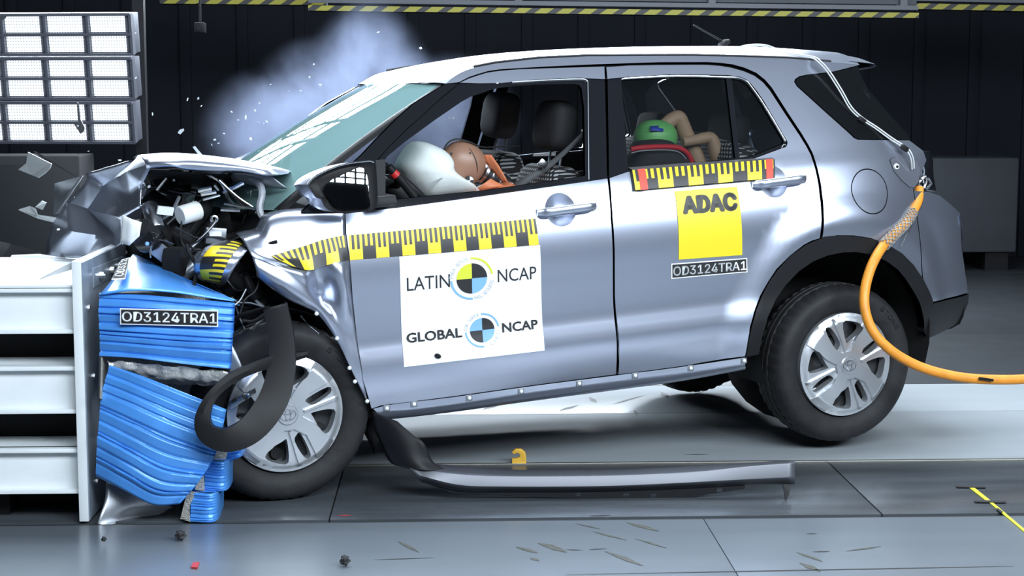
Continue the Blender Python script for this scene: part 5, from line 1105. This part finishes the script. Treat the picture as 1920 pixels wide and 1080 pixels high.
low = [(p[0],p[2]) for p in [(-0.081,6,0.063),(0.009,6,0.028),(0.264,6,0.013),(0.55,6,-0.003),(0.771,6,-0.009),(0.835,6,-0.006),(0.839,6,0.004),(0.911,6,-0.003),(0.935,6,0.007),(1.104,6,0.032),(1.104,6,0.048),(0.91,6,0.042),(0.645,6,0.034),(0.433,6,0.034),(0.217,6,0.036),(0.041,6,0.04)]]
hs = [[(p[0]+dx*.011,p[2]+dz*.0075) for dx,dz in ((-1,-.6),(-.6,-1),(.6,-1),(1,-.6),(1,.6),(.6,1),(-.6,1),(-1,.6))] for p in [(0.482,6,0.015),(0.66,6,0.011),(0.763,6,0.009),(1.01,6,0.028)]]
v, F, L = fill(low, hs, .05)
o = tp(mesh('trim_flange', [(p.x,6.004,p.y) for p in v], F, 'black_plastic', ts)); md = o.modifiers.new('thickness','SOLIDIFY'); md.thickness = .004
tp(MB().prism([(1.242,5.98,0.054),(1.272,5.98,0.053),(1.263,5.96,0.024),(1.249,5.95,-0.006)], (0,.012,0)).build('trim_lug','black_plastic',ts))
tp(patch('twisted_flap', [[(-0.282,6.1,0.318),(-0.24,6.08,0.303),(-0.19,6.06,0.287)], [(-0.277,6.1,0.253),(-0.2,6.05,0.257),(-0.124,6.03,0.236)], [(-0.249,6.08,0.19),(-0.168,6.02,0.198),(-0.089,6.02,0.21)], [(-0.214,6.04,0.134),(-0.13,6,0.146),(-0.058,6.03,0.139)], [(-0.144,6,0.12),(-0.081,5.995,0.111),(-0.002,6.03,0.102)]], 'black_plastic', ts, 5, 4, thick=.004, angle=50))
# hooked yellow lever on the guide rail
hk = [Vector(p) for p in [(0.258,6.595,-0.006),(0.258,6.595,0.027),(0.266,6.595,0.042),(0.26,6.595,0.056),(0.271,6.595,0.062),(0.29,6.595,0.064),(0.308,6.595,0.053),(0.316,6.595,0.035),(0.316,6.595,-0.007)]]
hk = [Vector(p) for p in [(0.258,6.595,-0.006),(0.258,6.595,0.023),(0.275,6.595,0.023),(0.29,6.595,0.029),(0.29,6.595,0.04),(0.28,6.595,0.047),(0.264,6.595,0.04),(0.258,6.595,0.051),(0.273,6.595,0.062),(0.295,6.595,0.062),(0.312,6.595,0.049),(0.316,6.595,0.027),(0.316,6.595,-0.007)]]
mat('hook_yellow', (.72,.42,.05), .45, .2)
t = thing('tow_hook', 'yellow hook sticking up from the floor rail behind the fallen trim', 'hook', (hk[0].x,6.6,0))
mo = MB().prism([h-Vector(t.location) for h in hk],(0,.02,0)).build('hook_plate','hook_yellow',t,bevel=.0015)
# ------------------------------------------------------------------ orange cable
mat('cable_orange', (.80,.30,.03), .45, vary=.12, vscale=25); mat('braid', (.46,.44,.40), .4, .6, bump=1., bscale=220)
oc = thing('power_cable', 'thick orange cable hanging from the car tail and leading off to the right', 'cable', CM@Vector((2.807,-0.75,0.918)))
def W(l): return [CM@Vector(p)-oc.location for p in l]
P1 = W([(2.817,-0.74,0.931),(2.792,-0.77,0.893),(2.749,-0.8,0.854),(2.69,-0.83,0.809),(2.61,-0.86,0.767),(2.529,-0.89,0.723),(2.464,-0.92,0.67),(2.42,-0.94,0.61),(2.39,-0.96,0.55),(2.377,-0.98,0.487),(2.387,-1,0.418),(2.418,-1.02,0.36),(2.479,-1.04,0.299),(2.567,-1.06,0.243),(2.668,-1.08,0.202),(2.784,-1.1,0.171),(2.914,-1.12,0.152),(3.059,-1.14,0.141),(3.288,-1.16,0.139)])
MB().tube(smooth(P1,6),.0205,14).build('cable_sheath','cable_orange',oc,smooth=True)
SP = W([(2.737,-0.805,0.846),(2.69,-0.83,0.809),(2.61,-0.86,0.767),(2.534,-0.89,0.727)]); S_ = smooth(SP,8)
for sg in (1,-1):
    for ph in range(7):
        pts = []
        for i, p in enumerate(S_):
            tt = (S_[min(i+1,len(S_)-1)]-S_[max(i-1,0)]).normalized(); u_ = tt.cross(Vector((0,1,0))).normalized(); v_ = tt.cross(u_); a = sg*i*.42+ph*2*PI/7
            pts.append(p+(u_*math.cos(a)+v_*math.sin(a))*.0235)
        MB().tube(pts,.0028,5).build('braid_strand','braid',oc,smooth=True)
MB().tube(smooth(W([(2.814,-0.76,0.927),(2.804,-0.78,0.875),(2.733,-0.83,0.828),(2.679,-0.86,0.774),(2.64,-0.86,0.71)]),4),.0025,6).build('safety_wire','bright_metal',oc,smooth=True)
MB().tube(W([(2.813,-1.135,0.173),(2.875,-1.143,0.158)]),.006,6).build('black_tape','black_trim',oc)
# ------------------------------------------------------------------ floor clutter
def lump(px, r, label, cat_, m_, group=None, sq=.6):
    o = sup((0,0,0),(r*2,r*1.6,r*2*sq),(.2,.3,.4),.7,10,7).build('debris_lump',m_,None); 
    for i, v in enumerate(o.data.vertices): v.co *= 1+.25*math.sin(i*2.7)
    o.location = (px[0],px[1],r*sq*.95+.006); return tag(o,label,cat_,group)
lump((-0.902,5.472,0),.017,'round black rubber lump on the front floor below the blue block','debris','scuff_black',sq=.8)
lump((-1.155,5.455,0),.008,'small black crumb on the floor at far left','debris','scuff_black',sq=.9)
lump((-0.331,5.145,0),.015,'black lump with a red edge at the bottom of the floor','debris','scuff_black',sq=.9)
o = MB().prism([Vector(p)-Vector((-0.811,5.175,0)) for p in [(-0.817,5.137,0.006),(-0.818,5.185,0.006),(-0.798,5.19,0.006),(-0.796,5.13,0.006)]],(0,0,-.006)).build('plastic_chip','mark_red'); o.location = Vector((-0.811,5.175,0))+Vector((0,0,.001)); tag(o,'flat red plastic chip on the front floor','debris')
mat('tape_yellow', (.72,.70,.04), .5)
st = thing('yellow_strap', 'thin yellow strap taped to the floor at lower right', 'strap', (1.986,5.905,0))
def fs_(l): return [Vector(p)-Vector(st.location)+Vector((0,0,.004)) for p in l]
p = fs_([(1.986,6.124,0),(2.005,6.131,0),(2,5.905,0),(1.983,5.881,0)]); MB().prism(p,(0,0,-.003)).build('strap_end','tape_yellow',st)
p = fs_([(1.987,5.889,0),(2,5.905,0),(1.981,5.414,0),(1.969,5.394,0)]); MB().prism(p,(0,0,-.003)).build('strap_tail','tape_yellow',st)
for l in ([(1.941,6.134,0),(2.053,6.121,0),(2.045,6.095,0),(1.938,6.108,0)],[(1.937,5.899,0),(2.052,5.887,0),(2.044,5.863,0),(1.933,5.875,0)],[(1.986,5.786,0),(1.988,5.732,0),(1.976,5.71,0),(1.975,5.763,0)]):
    MB().prism([q+Vector((0,0,.003)) for q in fs_(l)],(0,0,-.003)).build('tape_cross','scuff_black',st)
# ------------------------------------------------------------------ flying debris
mat('shard_grey', (.42,.44,.45), .3, .2); mat('shard_white', (.85,.88,.88), .35); mat('chip_clear', (.8,.86,.9), .1, .3); mat('shard_dark', (.05,.05,.055), .4)
def shard(name, pts, m_, label, th=.008, group=None, cat_='debris'):
    pts = [Vector(p) for p in pts]; c = sum(pts,Vector())/len(pts); n = (pts[1]-pts[0]).cross(pts[2]-pts[0]).normalized()
    o = MB().prism([p-c for p in pts], n*th).build(name, m_); o.location = c; return tag(o, label, cat_, group)
shard('panel_shard', [(-1.751,7,1.256),(-1.632,6.9,1.211),(-1.639,6.9,1.193),(-1.664,6.92,1.172),(-1.7,6.95,1.151),(-1.739,7,1.16),(-1.806,7.05,1.18),(-1.764,7.02,1.208)], 'shard_grey', 'large grey body shard flying at upper left', .006)
shard('lamp_shard', [(-1.773,6.9,1.022),(-1.72,6.88,1.038),(-1.691,6.85,1.031),(-1.676,6.82,1.007),(-1.585,6.8,0.995),(-1.581,6.8,0.971),(-1.685,6.84,0.993)], 'shard_grey', 'pale lamp housing shard flying below the larger grey one', .006)
shard('clip_shard', [(-1.693,6.86,1.035),(-1.664,6.85,1.06),(-1.645,6.85,1.051),(-1.661,6.85,1.023)], 'shard_grey', 'small bent clip on top of the pale lamp shard', .008)
shard('thin_rod', [(-1.778,7.2,1.251),(-1.769,7.2,1.254),(-1.56,7.1,1.144),(-1.564,7.1,1.139)], 'steel_dark', 'thin grey rod between the grey shard and the crumpled hood', .008)
shard('dark_shard', [(-1.586,7.2,1.461),(-1.579,7.2,1.458),(-1.574,7.2,1.392),(-1.557,7.2,1.356),(-1.56,7.2,1.338),(-1.574,7.2,1.326),(-1.585,7.2,1.342),(-1.6,7.2,1.367),(-1.584,7.2,1.379)], 'shard_dark', 'dark torn scrap in front of the LED floodlights', .01)
shard('dark_shard', [(-1.852,6.9,0.891),(-1.809,6.9,0.88),(-1.665,6.8,0.856),(-1.655,6.8,0.834),(-1.811,6.9,0.82),(-1.855,6.9,0.816)], 'shard_dark', 'dark plastic scrap lying on the barrier deck at left edge', .02)
shard('white_strip', [(-1.771,6.75,0.841),(-1.656,6.72,0.848),(-1.529,6.7,0.832),(-1.533,6.7,0.824),(-1.67,6.72,0.831),(-1.763,6.75,0.824)], 'shard_white', 'white plastic strip lying across the barrier top', .012)
shard('white_strip', [(-1.645,6.6,0.832),(-1.428,6.55,0.853),(-1.259,6.5,0.891),(-1.251,6.5,0.88),(-1.407,6.55,0.84),(-1.637,6.6,0.819)], 'shard_grey', 'long grey broken strip beneath the crumpled front panel', .012)
shard('bar_chip', [(-1.112,7.3,1.266),(-1.103,7.3,1.27),(-1.071,7.3,1.231),(-1.083,7.3,1.226)], 'chip_clear', 'bright bar-shaped chip just above the hood', .01)
shard('ring_chip', [(-1.192,7.4,1.326),(-1.182,7.4,1.34),(-1.166,7.4,1.345),(-1.164,7.4,1.336),(-1.18,7.4,1.319)], 'chip_clear', 'clear angular chip between floodlights and smoke', .006)
shard('black_chip', [(-1.978,7.5,1.84),(-1.95,7.5,1.838),(-1.964,7.5,1.824),(-1.978,7.5,1.821)], 'shard_dark', 'black chip over the top left floodlight', .01)
rg = random.Random(5)
spots = [(165,283),(146,237),(64,238),(507,158),(580,145),(588,121),(487,193),(541,172),(484,228),(495,231),(500,229),(538,198),(478,208),(447,226),(563,170),(600,160),(709,60),(788,90),(470,260),(460,220),(685,159),(690,161),(842,220),(850,222),(397,272),(403,262),(410,268),(372,185),(352,187),(378,199),(286,214),(254,62),(255,146),(420,250),(433,210),(325,338),(225,300),(140,370),(280,350),(110,430),(392,300),(230,240),(176,455)]
protos = []
for k, (x, y) in enumerate(spots):
    Yd = rg.uniform(6.9,7.6) if y < 330 else rg.uniform(5.9,6.2)
    if len(protos) < 4:
        pts = [(rg.uniform(.5,1)*math.cos(a),0,rg.uniform(.5,1)*math.sin(a)) for a in [2*PI*i/5 for i in range(5)]]
        o = MB().prism(pts,(.2,.5,.1)).build('glass_chip','chip_clear'); protos.append(o)
    else: o = rg.choice(protos).copy(); COL.objects.link(o)
    sc_ = rg.uniform(.004,.008); o.scale = (sc_,sc_,sc_*rg.uniform(.5,1.6)); o.rotation_euler = (rg.random()*6,rg.random()*6,rg.random()*6)
    where = 'in front of the smoke' if 430 < x < 800 and y < 300 else ('over the windshield and front window' if x > 680 else ('above the buckled hood' if x > 320 and y < 320 else ('in front of the floodlights' if x < 260 and y < 260 else 'around the crumpled front panel')))
    tag(o, 'tiny bright glass chip flying '+where, 'debris', 'flying glass chips '+where)
    spots[k] = (o, x, y, Yd)
CH = [(-1.544,7.2,1.253),(-1.562,7.1,1.36),(-1.721,7,1.36),(-0.769,7.3,1.539),(-0.608,7.4,1.57),(-0.596,7.5,1.628),(-0.806,7.2,1.458),(-0.7,7.4,1.507),(-0.825,7.3,1.377),(-0.789,7.2,1.371),(-0.788,7.3,1.375),(-0.718,7.5,1.445),(-0.827,7.2,1.424),(-0.911,7.3,1.382),(-0.648,7.4,1.511),(-0.561,7.4,1.535),(-0.31,7.6,1.776),(-0.12,7.6,1.705),(-0.847,7.2,1.305),(-0.856,7.1,1.398),(-0.337,6.9,1.534),(-0.326,6.9,1.53),(0.008,6.6,1.404),(0.025,6.6,1.4),(-1.001,7.1,1.281),(-0.973,7,1.306),(-0.985,7.2,1.287),(-1.082,7.3,1.476),(-1.113,7.2,1.472),(-1.04,7.1,1.445),(-1.282,7.3,1.41),(-1.329,7.2,1.755),(-1.313,7.1,1.564),(-0.961,7.2,1.328),(-0.942,7.3,1.419),(-1.002,6.1,1.182),(-1.194,6.1,1.256),(-1.384,6.2,1.114),(-1.09,6.1,1.158),(-1.47,6.3,0.987),(-0.913,6.4,1.244),(-1.278,6.6,1.363),(-1.318,6.2,0.945)]
for (o, *_), p in zip(spots, CH): o.location = p

# ================================================================== smoke behind the windshield
m = bpy.data.materials.new('smoke_volume'); m.use_nodes = True; nt = m.node_tree; nt.nodes.clear()
out = nt.nodes.new('ShaderNodeOutputMaterial'); pv = nt.nodes.new('ShaderNodeVolumePrincipled'); nt.links.new(pv.outputs[0], out.inputs['Volume'])
pv.inputs['Color'].default_value = (.60,.70,1.,1); pv.inputs['Anisotropy'].default_value = .1
tc = nt.nodes.new('ShaderNodeTexCoord'); nz = nt.nodes.new('ShaderNodeTexNoise'); nz.inputs['Scale'].default_value = 2.6; nz.inputs['Detail'].default_value = 4; nz.inputs['Roughness'].default_value = .6; nz.inputs['Distortion'].default_value = .3
nt.links.new(tc.outputs['Object'], nz.inputs[0])
acc = None
BL = [((-0.662,8.7,1.405),.36,1.),((-0.41,8.7,1.626),.30,.9),((-0.941,8.7,1.267),.34,.9),((-0.524,8.7,1.322),.36,1.),((-0.272,8.7,1.516),.26,.5),((-0.408,8.7,1.777),.22,.30),((0.005,8.7,1.322),.36,.6)]
SC_ = Vector((-0.606,8.7,1.433))
for c, r, st_ in BL:
    d = nt.nodes.new('ShaderNodeVectorMath'); d.operation = 'DISTANCE'; nt.links.new(tc.outputs['Object'], d.inputs[0]); d.inputs[1].default_value = Vector(c)-SC_
    q = mathn(nt,'MULTIPLY', mathn(nt,'POWER', mathn(nt,'MAXIMUM', mathn(nt,'SUBTRACT', 1., mathn(nt,'DIVIDE', d.outputs['Value'], r*1.15)), 0.), 1.5), st_)
    acc = q if acc is None else mathn(nt,'ADD', acc, q)
nn = mathn(nt,'MAXIMUM', mathn(nt,'MULTIPLY', mathn(nt,'SUBTRACT', nz.outputs[0], .36), 4.), 0.)
nt.links.new(mathn(nt,'MULTIPLY', mathn(nt,'MULTIPLY', acc, nn), 4.6), pv.inputs['Density'])
MATS['smoke_volume'] = m
so = sup((.05,0,-.02),(2.1,.85,1.35),(0,-.3,0),.9,24,14).build('smoke_cloud','smoke_volume'); so.location = SC_
tag(so, 'bluish smoke cloud drifting up behind the windshield', 'smoke'); so['kind'] = 'stuff'
